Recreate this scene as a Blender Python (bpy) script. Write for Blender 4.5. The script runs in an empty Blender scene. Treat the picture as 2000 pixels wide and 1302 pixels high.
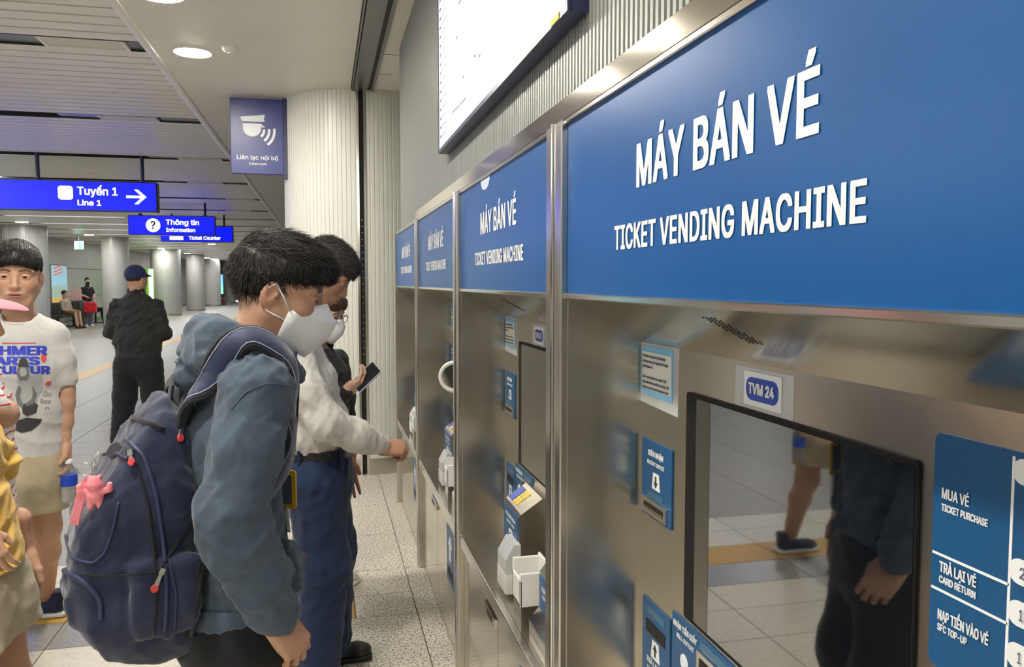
import bpy, bmesh, math, random
import numpy as np
from mathutils import Vector, Matrix, Quaternion
from mathutils.bvhtree import BVHTree
from mathutils.geometry import delaunay_2d_cdt

scene = bpy.context.scene
COL = scene.collection
R = math.radians
rng = np.random.default_rng(7)
random.seed(7)

# ------------------------------------------------------------------ camera
CAM_H = 1.52
cam_d = bpy.data.cameras.new('camera')
cam_d.sensor_width = 36.0
cam_d.lens = 36.0 * 1560.0 / 2000.0
cam_d.clip_start = 0.02
cam_d.clip_end = 300
cam = bpy.data.objects.new('camera', cam_d)
COL.objects.link(cam)
# right / up / forward of the camera in world axes (from the vanishing points)
CR = Vector((0.97339, -0.22915, 0.0))
CU = Vector((0.014659, 0.062269, 0.997952))
CF = Vector((0.228681, 0.971397, -0.063971))
cam.matrix_world = Matrix(((CR.x, CU.x, -CF.x, 0), (CR.y, CU.y, -CF.y, 0), (CR.z, CU.z, -CF.z, CAM_H), (0, 0, 0, 1)))
scene.camera = cam

# ------------------------------------------------------------------ world, exposure
world = bpy.data.worlds.new('world')
scene.world = world
world.use_nodes = True
world.node_tree.nodes['Background'].inputs[0].default_value = (0.9, 0.92, 1.0, 1)
world.node_tree.nodes['Background'].inputs[1].default_value = 0.25
scene.view_settings.view_transform = 'Standard'
scene.view_settings.look = 'None'
scene.view_settings.gamma = 1.0
scene.view_settings.use_curve_mapping = False
scene.view_settings.exposure = EXPO = 1.12
scene.cycles.use_denoising = True
scene.cycles.max_bounces = 8
scene.cycles.diffuse_bounces = 4
scene.cycles.glossy_bounces = 4
scene.cycles.sample_clamp_indirect = 4.0
DOWN = 125.0      # emission of the ceiling downlights
LINEAR = 13.0    # emission of the linear lamps in and below the ceiling channels
SIGN = 1.0       # emission of the lit signs

# ------------------------------------------------------------------ materials
MATS = {}
def mat(name, color=(.8, .8, .8), rough=.5, metal=0.0, var=0.0, vscale=20.0, stretch=(1, 1, 1), bump=0.0, bscale=60.0,
        bstretch=(1, 1, 1), emit=None, estr=0.0, alpha=1.0, spec=.5, coat=0.0, trans=0.0, sub=0.0, rvar=0.0, attr=None, sheen=0.0, ior=None, bdist=0.01):
    if name in MATS: return MATS[name]
    m = bpy.data.materials.new(name); m.use_nodes = True
    nt = m.node_tree; N = nt.nodes; L = nt.links
    b = N['Principled BSDF']
    c = (color[0], color[1], color[2], 1)
    b.inputs['Base Color'].default_value = c
    b.inputs['Roughness'].default_value = rough
    b.inputs['Metallic'].default_value = metal
    b.inputs['Specular IOR Level'].default_value = spec
    if ior: b.inputs['IOR'].default_value = ior
    b.inputs['Alpha'].default_value = alpha
    b.inputs['Coat Weight'].default_value = coat
    b.inputs['Transmission Weight'].default_value = trans
    if sheen: b.inputs['Sheen Weight'].default_value = sheen
    if sub:
        b.inputs['Subsurface Weight'].default_value = sub
        b.inputs['Subsurface Radius'].default_value = (.012, .005, .003)
    if emit is not None:
        b.inputs['Emission Color'].default_value = (emit[0], emit[1], emit[2], 1)
        b.inputs['Emission Strength'].default_value = estr
    base = None
    if attr:
        a = N.new('ShaderNodeAttribute'); a.attribute_name = attr
        base = a.outputs['Color']; L.new(base, b.inputs['Base Color'])
    if var > 0 or rvar > 0:
        tc = N.new('ShaderNodeTexCoord'); mp = N.new('ShaderNodeMapping')
        mp.inputs['Scale'].default_value = stretch
        nz = N.new('ShaderNodeTexNoise'); nz.inputs['Scale'].default_value = vscale; nz.inputs['Detail'].default_value = 5
        L.new(tc.outputs['Object'], mp.inputs[0]); L.new(mp.outputs[0], nz.inputs['Vector'])
        if var > 0:
            mx = N.new('ShaderNodeMix'); mx.data_type = 'RGBA'; mx.blend_type = 'MULTIPLY'; mx.inputs[0].default_value = 1.0
            rp = N.new('ShaderNodeMapRange'); rp.inputs[1].default_value = .25; rp.inputs[2].default_value = .75
            rp.inputs[3].default_value = 1 - var; rp.inputs[4].default_value = 1 + var
            L.new(nz.outputs['Fac'], rp.inputs[0])
            mx.inputs[6].default_value = c
            if base: L.new(base, mx.inputs[6])
            L.new(rp.outputs[0], mx.inputs[7])
            L.new(mx.outputs[2], b.inputs['Base Color'])
        if rvar > 0:
            r2 = N.new('ShaderNodeMapRange'); r2.inputs[1].default_value = .3; r2.inputs[2].default_value = .7
            r2.inputs[3].default_value = max(0.02, rough - rvar); r2.inputs[4].default_value = rough + rvar
            L.new(nz.outputs['Fac'], r2.inputs[0]); L.new(r2.outputs[0], b.inputs['Roughness'])
    if bump > 0:
        tc2 = N.new('ShaderNodeTexCoord'); mp2 = N.new('ShaderNodeMapping'); mp2.inputs['Scale'].default_value = bstretch
        n2 = N.new('ShaderNodeTexNoise'); n2.inputs['Scale'].default_value = bscale; n2.inputs['Detail'].default_value = 4
        bp = N.new('ShaderNodeBump'); bp.inputs['Strength'].default_value = bump; bp.inputs['Distance'].default_value = bdist
        L.new(tc2.outputs['Object'], mp2.inputs[0]); L.new(mp2.outputs[0], n2.inputs['Vector'])
        L.new(n2.outputs['Fac'], bp.inputs['Height']); L.new(bp.outputs[0], b.inputs['Normal'])
    MATS[name] = m
    return m

def granite_mat(name, stops, scale, rough, joint=None, broad=0.0):
    """speckled stone: a noise through a colour ramp; joint=(tile size) adds thin tile joints for the far floor"""
    m = bpy.data.materials.new(name); m.use_nodes = True
    nt = m.node_tree; N = nt.nodes; L = nt.links; b = N['Principled BSDF']
    geo = N.new('ShaderNodeNewGeometry')
    nz = N.new('ShaderNodeTexNoise'); nz.inputs['Scale'].default_value = scale; nz.inputs['Detail'].default_value = 3; nz.inputs['Roughness'].default_value = .6
    rp = N.new('ShaderNodeValToRGB'); cr = rp.color_ramp
    cr.elements[0].position = stops[0][0]; cr.elements[0].color = (*stops[0][1], 1)
    cr.elements[1].position = stops[-1][0]; cr.elements[1].color = (*stops[-1][1], 1)
    for p, c in stops[1:-1]:
        e = cr.elements.new(p); e.color = (*c, 1)
    L.new(geo.outputs['Position'], nz.inputs['Vector']); L.new(nz.outputs['Fac'], rp.inputs[0])
    out = rp.outputs[0]
    if joint:
        br = N.new('ShaderNodeTexBrick'); br.offset = 0.0; br.inputs['Scale'].default_value = 1.0
        br.inputs['Mortar Size'].default_value = .004; br.inputs['Brick Width'].default_value = joint; br.inputs['Row Height'].default_value = joint
        br.inputs['Color1'].default_value = (1, 1, 1, 1); br.inputs['Color2'].default_value = (.93, .93, .93, 1); br.inputs['Mortar'].default_value = (.45, .45, .45, 1)
        L.new(geo.outputs['Position'], br.inputs['Vector'])
        mx = N.new('ShaderNodeMix'); mx.data_type = 'RGBA'; mx.blend_type = 'MULTIPLY'; mx.inputs[0].default_value = 1.0
        L.new(out, mx.inputs[6]); L.new(br.outputs['Color'], mx.inputs[7]); out = mx.outputs[2]
    L.new(out, b.inputs['Base Color'])
    b.inputs['Roughness'].default_value = rough
    MATS[name] = m
    return m

STEEL = mat('stainless_steel', (.60, .565, .50), .24, 1.0, var=.03, vscale=1.2, stretch=(1, 1, 5), rvar=.03)
STEEL_POL = mat('polished_steel', (.62, .58, .50), .10, 1.0, var=.05, vscale=3, stretch=(1, 1, 40), bump=.02, bscale=2, bdist=.01)
STEEL_TRIM = mat('bright_steel_trim', (.72, .70, .66), .16, 1.0, var=.05, vscale=8)
BLUE_PANEL = mat('blue_panel_film', (.0, .080, .28), .32, 0, var=.06, vscale=6, bump=.02, bscale=500, spec=.32)
BLUE_LABEL = mat('blue_label_film', (.005, .080, .215), .33, 0, var=.05, vscale=10)
NAVY_LABEL = mat('navy_label_film', (.01, .06, .16), .35, 0)
WHITE_INK = mat('white_ink', (.86, .87, .88), .5)
BLACK_INK = mat('black_ink', (.02, .02, .03), .5)
BLACK_SLOT = mat('black_slot', (.008, .008, .009), .6)
GLASS_BLACK = mat('black_screen_glass', (.006, .007, .010), .03, 0, spec=1.0, coat=1.0, ior=2.0)
BEZEL = mat('black_bezel', (.012, .012, .013), .5, 0, spec=.15)
WHITE_PLASTIC = mat('white_plastic', (.78, .78, .76), .35, var=.04, vscale=12)
CLEAR_PLASTIC = mat('clear_plastic', (.85, .88, .9), .12, alpha=.35, spec=.6)
NAVY_FRAME = mat('navy_frame', (.012, .016, .085), .3, spec=.6)
RIB_GREY = mat('ribbed_grey_wall', (.30, .315, .295), .38, .1, var=.04, vscale=6)
RIB_WHITE = mat('ribbed_white_cladding', (.68, .68, .625), .35, .0, var=.03, vscale=5)
PLASTER = mat('ceiling_plaster', (.80, .765, .69), .42, var=.03, vscale=2, spec=.35)
SLAT = mat('ceiling_slat', (.82, .785, .71), .40, var=.02, vscale=3)
DARK = mat('dark_void', (.03, .03, .033), .7)
GREY_METAL = mat('grey_metal', (.22, .22, .22), .35, .7, var=.06, vscale=10)
DARK_METAL = mat('dark_metal', (.05, .05, .05), .4, .6)
WALL = mat('far_wall_panel', (.36, .355, .335), .40, var=.05, vscale=1.2)
COLM = mat('far_column_cladding', (.38, .38, .365), .35, .1, var=.04, vscale=2)
LAMP = mat('lamp_diffuser', (1, 1, 1), .5, emit=(1.0, .95, .84), estr=DOWN)
LAMP_FAR = mat('lamp_diffuser_far', (1, 1, 1), .5, emit=(1.0, .96, .88), estr=DOWN)
LAMP_LIN = mat('linear_lamp_diffuser', (1, 1, 1), .5, emit=(.95, .97, 1.0), estr=LINEAR)
SIGN_BLUE = mat('lit_sign_blue', (.0, .0, .5), .4, emit=(.0, .004, .9), estr=SIGN)
SIGN_WHITE = mat('lit_sign_white', (.9, .9, .9), .4, emit=(1, 1, 1), estr=.75)
BOARD_WHITE = mat('lit_map_white', (.25, .25, .25), .4, emit=(1, 1, 1), estr=.47)

# ------------------------------------------------------------------ mesh helpers
def link(o, parent=None):
    COL.objects.link(o)
    if parent is not None: o.parent = parent
    return o

def tag(o, label=None, cat=None, group=None, kind=None):
    if label: o['label'] = label
    if cat: o['category'] = cat
    if group: o['group'] = group
    if kind: o['kind'] = kind
    return o

def empty(name, loc=(0, 0, 0), label=None, cat=None, group=None, rz=0.0):
    o = bpy.data.objects.new(name, None)
    o.empty_display_size = .1
    o.location = loc; o.rotation_euler = (0, 0, rz)
    link(o)
    return tag(o, label, cat, group)

def mesh_obj(name, verts, faces, material, parent=None, smooth=False):
    me = bpy.data.meshes.new(name)
    me.from_pydata([tuple(v) for v in verts], [], faces)
    me.update()
    if smooth: me.shade_smooth()
    if material is not None: me.materials.append(material)
    o = bpy.data.objects.new(name, me)
    return link(o, parent)

class MB:
    """collects boxes, prisms, tubes, lathes as one mesh. Coordinates are relative to self.o (the parent's origin)"""
    def __init__(self, o=(0, 0, 0)):
        self.v = []; self.f = []; self.o = Vector(o); self.mi = []; self.cur = 0
    def add(self, vs, fs):
        n = len(self.v)
        self.v += [Vector(p) - self.o for p in vs]
        self.f += [[i + n for i in f] for f in fs]
        self.mi += [self.cur] * len(fs)
    def box(self, x0, x1, y0, y1, z0, z1):
        vs = [(x, y, z) for x in (x0, x1) for y in (y0, y1) for z in (z0, z1)]
        self.add(vs, [(0, 1, 3, 2), (4, 6, 7, 5), (0, 4, 5, 1), (2, 3, 7, 6), (0, 2, 6, 4), (1, 5, 7, 3)])
        return self
    def bbox(self, x0, x1, y0, y1, z0, z1, b=.003, seg=2):
        bm = bmesh.new()
        bmesh.ops.create_cube(bm, size=1.0)
        for v in bm.verts:
            v.co = Vector((x0 + (v.co.x + .5) * (x1 - x0), y0 + (v.co.y + .5) * (y1 - y0), z0 + (v.co.z + .5) * (z1 - z0)))
        bmesh.ops.bevel(bm, geom=list(bm.edges), offset=b, segments=seg, affect='EDGES', profile=.5)
        self.addbm(bm); return self
    def addbm(self, bm, M=None):
        bm.verts.ensure_lookup_table(); bm.verts.index_update()
        self.add([(M @ v.co if M else v.co) for v in bm.verts], [[v.index for v in f.verts] for f in bm.faces])
        bm.free()
    def prism(self, pts, axis, a0, a1):
        """extrude a 2D polygon along an axis; pts are the other two coordinates in xyz order"""
        n = len(pts); vs = []
        for a in (a0, a1):
            for p in pts:
                if axis == 0: vs.append((a, p[0], p[1]))
                elif axis == 1: vs.append((p[0], a, p[1]))
                else: vs.append((p[0], p[1], a))
        fs = [list(range(n)), list(range(2 * n - 1, n - 1, -1))]
        for i in range(n):
            j = (i + 1) % n; fs.append((i, i + n, j + n, j))
        self.add(vs, fs); return self
    def tube(self, pts, r, seg=8, cap=True, closed=False):
        pts = [Vector(p) for p in pts]; n = len(pts)
        rs = r if isinstance(r, (list, tuple)) else [r] * n
        vs = []; prev = None
        for i in range(n):
            if closed: t = pts[(i + 1) % n] - pts[i - 1]
            else: t = pts[min(i + 1, n - 1)] - pts[max(i - 1, 0)]
            if t.length < 1e-9: t = Vector((0, 0, 1))
            t.normalize()
            if prev is None:
                a = Vector((0, 0, 1)) if abs(t.z) < .9 else Vector((1, 0, 0))
                u = t.cross(a).normalized()
            else:
                u = (prev - t * prev.dot(t))
                u = u.normalized() if u.length > 1e-6 else t.orthogonal().normalized()
            prev = u; w = t.cross(u)
            for k in range(seg):
                a = 2 * math.pi * k / seg
                vs.append(pts[i] + (u * math.cos(a) + w * math.sin(a)) * rs[i])
        fs = []
        m = n if closed else n - 1
        for i in range(m):
            for k in range(seg):
                a = i * seg + k; b = i * seg + (k + 1) % seg
                j = ((i + 1) % n) * seg
                fs.append((a, b, j + (k + 1) % seg, j + k))
        if cap and not closed:
            fs.append(list(range(seg - 1, -1, -1))); fs.append([(n - 1) * seg + k for k in range(seg)])
        self.add(vs, fs); return self
    def strip(self, pts, nrm, w, th):
        """flat strap along pts: width w across, thickness th along the normals"""
        pts = [Vector(p) for p in pts]; n = len(pts)
        ws = w if isinstance(w, (list, tuple)) else [w] * n
        vs = []
        for i in range(n):
            t = (pts[min(i + 1, n - 1)] - pts[max(i - 1, 0)]).normalized()
            nn = Vector(nrm[i] if isinstance(nrm, list) else nrm)
            nn = (nn - t * nn.dot(t)).normalized()
            s = t.cross(nn)
            h = ws[i] / 2
            for (a, b) in ((-1, 0), (-.85, 1), (.85, 1), (1, 0), (.85, -1), (-.85, -1)):
                vs.append(pts[i] + s * a * h + nn * b * th / 2)
        fs = []
        for i in range(n - 1):
            for k in range(6):
                fs.append((i * 6 + k, i * 6 + (k + 1) % 6, (i + 1) * 6 + (k + 1) % 6, (i + 1) * 6 + k))
        fs.append([5, 4, 3, 2, 1, 0]); fs.append([(n - 1) * 6 + k for k in range(6)])
        self.add(vs, fs); return self
    def lathe(self, prof, c, seg=24, axis='Z', M=None):
        """prof: list of (r, h)"""
        vs = []; fs = []; n = len(prof)
        for r, h in prof:
            for k in range(seg):
                a = 2 * math.pi * k / seg
                p = Vector((r * math.cos(a), r * math.sin(a), h))
                if M is not None: p = M @ p
                vs.append(p + Vector(c))
        for i in range(n - 1):
            for k in range(seg):
                fs.append((i * seg + k, i * seg + (k + 1) % seg, (i + 1) * seg + (k + 1) % seg, (i + 1) * seg + k))
        fs.append(list(range(seg - 1, -1, -1))); fs.append([(n - 1) * seg + k for k in range(seg)])
        self.add(vs, fs); return self
    def build(self, name, material, parent=None, smooth=False, label=None, angle=None):
        mats = material if isinstance(material, (list, tuple)) else [material]
        o = mesh_obj(name, self.v, self.f, mats[0], parent, smooth)
        for m in mats[1:]: o.data.materials.append(m)
        if len(mats) > 1:
            o.data.polygons.foreach_set('material_index', self.mi)
        if angle: o.data.set_sharp_from_angle(angle=R(angle))
        if parent is None and self.o.length > 0: o.location = self.o
        if label: o['label'] = label
        return o

def copy_tree(o, parent=None):
    c = o.copy(); COL.objects.link(c); c.parent = parent
    for ch in list(o.children): copy_tree(ch, c)
    return c

# ------------------------------------------------------------------ lettering
FONT = None
try:
    FONT = bpy.data.fonts.load(bpy.utils.system_resource('DATAFILES', path='fonts') + '/Inter.woff2')
except Exception:
    FONT = None
TEXTC = {}
def text_mesh(s, spacing=1.0):
    if (s, spacing) in TEXTC: return TEXTC[(s, spacing)]
    c = bpy.data.curves.new('lettering', 'FONT'); c.body = s
    if FONT: c.font = FONT
    c.space_character = spacing; c.resolution_u = 3; c.fill_mode = 'NONE'
    o = bpy.data.objects.new('lettering', c); COL.objects.link(o)
    bpy.context.view_layer.update()
    me = bpy.data.meshes.new_from_object(o.evaluated_get(bpy.context.evaluated_depsgraph_get()))
    n = len(me.vertices); co = np.empty(n * 3); me.vertices.foreach_get('co', co); co = co.reshape(-1, 3)
    E = np.array([e.vertices[:] for e in me.edges])
    bpy.data.objects.remove(o); bpy.data.curves.remove(c); bpy.data.meshes.remove(me)
    vv, _, ff, _, _, _ = delaunay_2d_cdt([Vector((x, y)) for x, y in co[:, :2]], [tuple(map(int, e)) for e in E], [], 0, 1e-6)
    V2 = np.array([(v.x, v.y) for v in vv]); T = np.array([f[:] for f in ff])
    # keep the triangles that lie inside the letters (non-zero winding)
    cen = V2[T].mean(1); A = co[E[:, 0], :2]; B = co[E[:, 1], :2]
    d0 = A[None] - cen[:, None]; d1 = B[None] - cen[:, None]
    ang = np.arctan2(d0[..., 0] * d1[..., 1] - d0[..., 1] * d1[..., 0], (d0 * d1).sum(-1)).sum(1)
    fs = [tuple(map(int, t)) for t in T[np.abs(ang) > 3.0]]
    co = np.column_stack([V2, np.zeros(len(V2))])
    TEXTC[(s, spacing)] = (co, fs)
    return co, fs
def bold_text(s, bold, spacing=1.0):
    """heavier strokes: the same outline laid several times around itself"""
    co, fs = text_mesh(s, spacing)
    if bold <= 0: return co.copy(), list(fs)
    V = []; F = []
    for i, (dx, dy) in enumerate(((0, 0), (1, .5), (1, -.5), (-1, .5), (-1, -.5))):
        F += [tuple(v + len(co) * i for v in f) for f in fs]
        V.append(co + np.array([dx * bold, dy * bold, i * 1.0]))
    return np.concatenate(V), F
def cap_h(s): return float(text_mesh('H')[0][:, 1].max())
def lettering(s, origin, right, up, width, height, material, parent, po=(0, 0, 0), bold=0.0, name='lettering', anchor='l', depth=.0008, spacing=1.0):
    """flat letters: origin = left end of the base line, width of the whole line, height of a capital.
    po = world origin of the parent"""
    co, fs = bold_text(s, bold, spacing)
    x0, x1 = co[:, 0].min(), co[:, 0].max()
    sx = width / (x1 - x0); sy = height / (cap_h(s) + bold)
    ri = np.array(right, float); u = np.array(up, float); nn = np.cross(ri, u)
    og = np.array(origin, float)
    if anchor == 'c': og = og - ri * width / 2
    P = og + np.outer((co[:, 0] - x0) * sx, ri) + np.outer((co[:, 1] + bold / 2) * sy, u) + np.outer(depth + co[:, 2] * .00012, nn) - np.array(po)
    me = bpy.data.meshes.new(name); me.from_pydata(P.tolist(), [], fs); me.update()
    me.materials.append(material)
    o = bpy.data.objects.new(name, me)
    return link(o, parent)

def rrect(w, h, r, seg=5):
    """rounded rectangle outline centred at 0"""
    pts = []
    for cx, cy, a0 in ((w / 2 - r, h / 2 - r, 0), (-w / 2 + r, h / 2 - r, 90), (-w / 2 + r, -h / 2 + r, 180), (w / 2 - r, -h / 2 + r, 270)):
        for k in range(seg + 1):
            a = R(a0 + 90 * k / seg); pts.append((cx + r * math.cos(a), cy + r * math.sin(a)))
    return pts
def plate(name, pts, origin, right, up, th, material, parent=None, po=(0, 0, 0)):
    """flat plate from a 2D outline in the (right, up) plane standing proud by th"""
    ri = Vector(right); u = Vector(up); nn = ri.cross(u); og = Vector(origin) - Vector(po)
    n = len(pts)
    vs = [og + ri * p[0] + u * p[1] for p in pts] + [og + ri * p[0] + u * p[1] + nn * th for p in pts]
    fs = [list(range(n - 1, -1, -1)), list(range(n, 2 * n))] + [(i, (i + 1) % n, (i + 1) % n + n, i + n) for i in range(n)]
    return mesh_obj(name, vs, fs, material, parent)
def circle(r, n=24, a0=0, a1=360):
    return [(r * math.cos(R(a0 + (a1 - a0) * k / n)), r * math.sin(R(a0 + (a1 - a0) * k / n))) for k in range(n)]
# ================================================================== THE SETTING
CEIL = 3.0
XF = .487            # front plane of the ticket machines
XR = .651            # recessed working face
speck = granite_mat('speckled_granite', [(.30, (.08, .075, .07)), (.41, (.26, .24, .21)), (.48, (.58, .54, .46)), (.60, (.82, .78, .68))], 95, .32)
grey_gr = granite_mat('grey_granite', [(.28, (.17, .165, .145)), (.5, (.31, .30, .27)), (.7, (.42, .405, .365))], 70, .36)
grey_far = granite_mat('grey_granite_far', [(.28, (.17, .165, .145)), (.5, (.31, .30, .27)), (.7, (.42, .405, .365))], 30, .36, joint=.6)
beige_t = granite_mat('beige_floor_tile', [(.3, (.56, .53, .45)), (.7, (.70, .665, .58))], 40, .32)
dgrey_t = granite_mat('dark_floor_tile', [(.3, (.24, .235, .22)), (.7, (.34, .33, .30))], 60, .22)
tact_t = granite_mat('yellow_tactile_tile', [(.3, (.50, .29, .05)), (.7, (.62, .37, .08))], 30, .4)
joint_m = mat('tile_joint', (.16, .15, .13), .8)

m = MB(); m.box(-9.4, 1.3, -5, 76, -.12, -.006)
floor = tag(m.build('floor', joint_m), 'stone tiled station concourse floor', None, None, 'structure')
def tile(x0, x1, y0, y1, mt, nm='tile'):
    g = .0025
    m = MB(); a, b, c, d = x0 + g, x1 - g, y0 + g, y1 - g
    m.add([(a, c, -.006), (b, c, -.006), (b, d, -.006), (a, d, -.006), (a, c, -.001), (b, c, -.001), (b, d, -.001), (a, d, -.001),
           (a + .002, c + .002, 0), (b - .002, c + .002, 0), (b - .002, d - .002, 0), (a + .002, d - .002, 0)],
          [(0, 1, 5, 4), (1, 2, 6, 5), (2, 3, 7, 6), (3, 0, 4, 7), (4, 5, 9, 8), (5, 6, 10, 9), (6, 7, 11, 10), (7, 4, 8, 11), (8, 9, 10, 11)])
    return m.build(nm, mt, floor)
y = -1.2
ys = [-1.2, -.6, 0, .6, 1.2, 1.8, 2.4, 3.0, 3.6, 4.2, 4.8, 5.45, 6.1, 6.7, 7.3]
for a, b in zip(ys, ys[1:]):
    tile(.40, .70, a, b, speck)
    if not (a == 3.6): tile(.05, .40, a, b, speck)
    if a >= 4.8: tile(-.55, .05, a, b, speck)
tile(.05, .12, 3.6, 3.86, tact_t, 'tactile_tile'); tile(.12, .40, 3.6, 3.86, speck); tile(.05, .40, 3.86, 4.2, speck)
rows = [(4.39, 4.65, beige_t), (4.13, 4.39, beige_t), (3.86, 4.13, tact_t), (3.58, 3.86, dgrey_t), (3.30, 3.58, beige_t), (3.0, 3.30, beige_t),
        (2.7, 3.0, beige_t), (2.4, 2.7, dgrey_t), (2.1, 2.4, dgrey_t), (1.8, 2.1, beige_t), (1.2, 1.8, beige_t), (.6, 1.2, beige_t), (0, .6, beige_t), (-.6, 0, beige_t)]
for (a, b, mt) in rows:
    for i in range(6):
        x1 = .05 - i * .6
        tile(x1 - .6, x1, a, b, mt, 'tactile_tile' if mt is tact_t else 'tile')
for j in range(13):
    for i in range(12):
        x1 = .05 - i * .6
        if 4.65 + j * .6 > 7.2 and x1 > -.3 and 0: continue
        if x1 > -.5 and j < 5:
            if j == 0: tile(x1 - .6, x1, 4.65, 4.8, speck)
            continue
        if abs(x1 + 3.55) < .01:        # the column of tiles that carries the guiding strip
            tile(x1 - .15, x1, 4.65 + j * .6, 5.25 + j * .6, grey_gr); tile(x1 - .6, x1 - .45, 4.65 + j * .6, 5.25 + j * .6, grey_gr)
            tile(x1 - .45, x1 - .15, 4.65 + j * .6, 5.25 + j * .6, tact_t, 'tactile_tile'); continue
        tile(x1 - .6, x1, 4.65 + j * .6, 5.25 + j * .6, grey_gr)
yt = 4.65 + 13 * .6
m = MB(); m.box(-9.3, 1.25, yt + .002, 75.5, -.006, 0); m.box(-9.3, -7.16, 4.65, yt, -.006, 0); m.box(-9.3, -3.56, -4.9, 4.648, -.006, 0)
m.box(-3.56, .7, -4.9, -1.2, -.006, 0); m.box(.06, 1.25, 7.3, yt, -.006, 0); m.box(.7, 1.25, 5.3, 7.3, -.006, 0)
m.build('far_paving', grey_far, floor)
m = MB(); m.box(-4.0, -3.70, yt + .005, 60, 0, .003)
m.build('tactile_strip', tact_t, floor)

# ---- ceiling
m = MB(); m.box(-1.05, 1.3, -5, 76, CEIL, CEIL + .1); m.box(-9.4, -1.05, -5, 76, CEIL + .12, CEIL + .2)
ceiling = tag(m.build('ceiling', [PLASTER, DARK]), 'pale plaster ceiling with slatted bays beside it', None, None, 'structure')
ceiling.data.polygons.foreach_set('material_index', [0] * 6 + [1] * 6)
m = MB(); m.prism([(-1.09, CEIL), (-1.06, CEIL - .012), (-1.03, CEIL - .012), (-1.03, CEIL + .002), (-1.05, CEIL + .1), (-1.09, CEIL + .1)], 1, -5, 75)
m.build('edge_trim', SLAT, ceiling)
slat_w = 2.19 / 14
def slat_mesh(w):
    m = MB()
    m.prism([(-w / 2, .022), (-w / 2, .004), (-w / 2 + .005, 0), (w / 2 - .005, 0), (w / 2, .004), (w / 2, .022)], 0, -9.3, -1.09)
    return m
sl = slat_mesh(slat_w - .028).build('slat', SLAT, ceiling)
sl_me = sl.data; first = True
CH = [5.55 + 2.4 * i for i in range(-4, 22)]
far = MB()
for ci, c in enumerate(CH):
    for i in range(14):
        yy = c + .105 + slat_w * (i + .5)
        if -1.0 < yy < 22:
            if first: o = sl; first = False
            else:
                o = bpy.data.objects.new('slat', sl_me); link(o, ceiling)
            o.location = (0, yy, CEIL)
        else:
            far.box(-9.3, -1.09, yy - slat_w / 2 + .007, yy + slat_w / 2 - .007, CEIL, CEIL + .02)
o = far.build('far_slat_field', SLAT, ceiling); o['kind'] = 'stuff'
for ci, c in enumerate(CH):
    m = MB(); m.box(-9.3, -1.09, c - .105, c + .105, CEIL + .06, CEIL + .07)
    m.box(-9.3, -1.09, c - .11, c - .105, CEIL, CEIL + .07); m.box(-9.3, -1.09, c + .105, c + .11, CEIL, CEIL + .07)
    m.build('lamp_channel', DARK, ceiling)
    m = MB()
    vx = -1.68 if ci % 2 == 0 else -1.95
    m.box(-1.28, -1.09, c - .1, c + .1, CEIL + .012, CEIL + .02); m.box(vx - .33, vx, c - .1, c + .1, CEIL + .012, CEIL + .02)
    if vx < -1.8: m.box(vx + .52, -1.28, c - .1, c + .1, CEIL + .012, CEIL + .02)
    m.build('channel_plate', GREY_METAL, ceiling)
    if c < 18:
        v = empty('ceiling_vent', (vx + .25, c, CEIL), 'pale slotted vent in the %s ceiling channel' % {4: 'nearest', 5: 'second', 6: 'third', 7: 'fourth'}.get(ci, 'far'), 'vent', 'vents in the ceiling channels')
        if ci not in (4, 5, 6): v['label'] = 'pale slotted vent in a dark ceiling channel'
        o3 = (vx + .25, c, CEIL)
        m = MB(o3); a, b = vx + .005, vx + .5
        m.box(a, b, c - .1, c - .085, CEIL - .004, CEIL + .02); m.box(a, b, c + .085, c + .1, CEIL - .004, CEIL + .02)
        m.box(a, a + .02, c - .085, c + .085, CEIL - .004, CEIL + .02); m.box(b - .02, b, c - .085, c + .085, CEIL - .004, CEIL + .02)
        m.build('vent_frame', SLAT, v)
        m = MB(o3)
        for q in range(7):
            yy = c - .085 + .17 * (q + .5) / 7
            m.box(a + .02, b - .02, yy - .009, yy + .009, CEIL + .002, CEIL + .012)
        m.build('vent_blades', PLASTER, v)
    dz = -.09 if c < 8.2 else .035  # near lamps lowered out of view, a shape made up to brighten the slats
    m = MB((-5.6, c, CEIL)); m.box(-6.9, -4.45, c - .09, c + .09, CEIL + dz - .02, CEIL + dz + .02)
    if dz < 0: m.tube([(-4.8, c, CEIL + dz), (-4.8, c, CEIL + .06)], .008, 6); m.tube([(-6.5, c, CEIL + dz), (-6.5, c, CEIL + .06)], .008, 6)
    o = m.build('linear_lamp', LAMP_LIN)
    tag(o, 'long white linear lamp at a ceiling channel, near ones lowered to brighten the slats', 'lamp', 'linear lamps in the ceiling channels')

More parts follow.
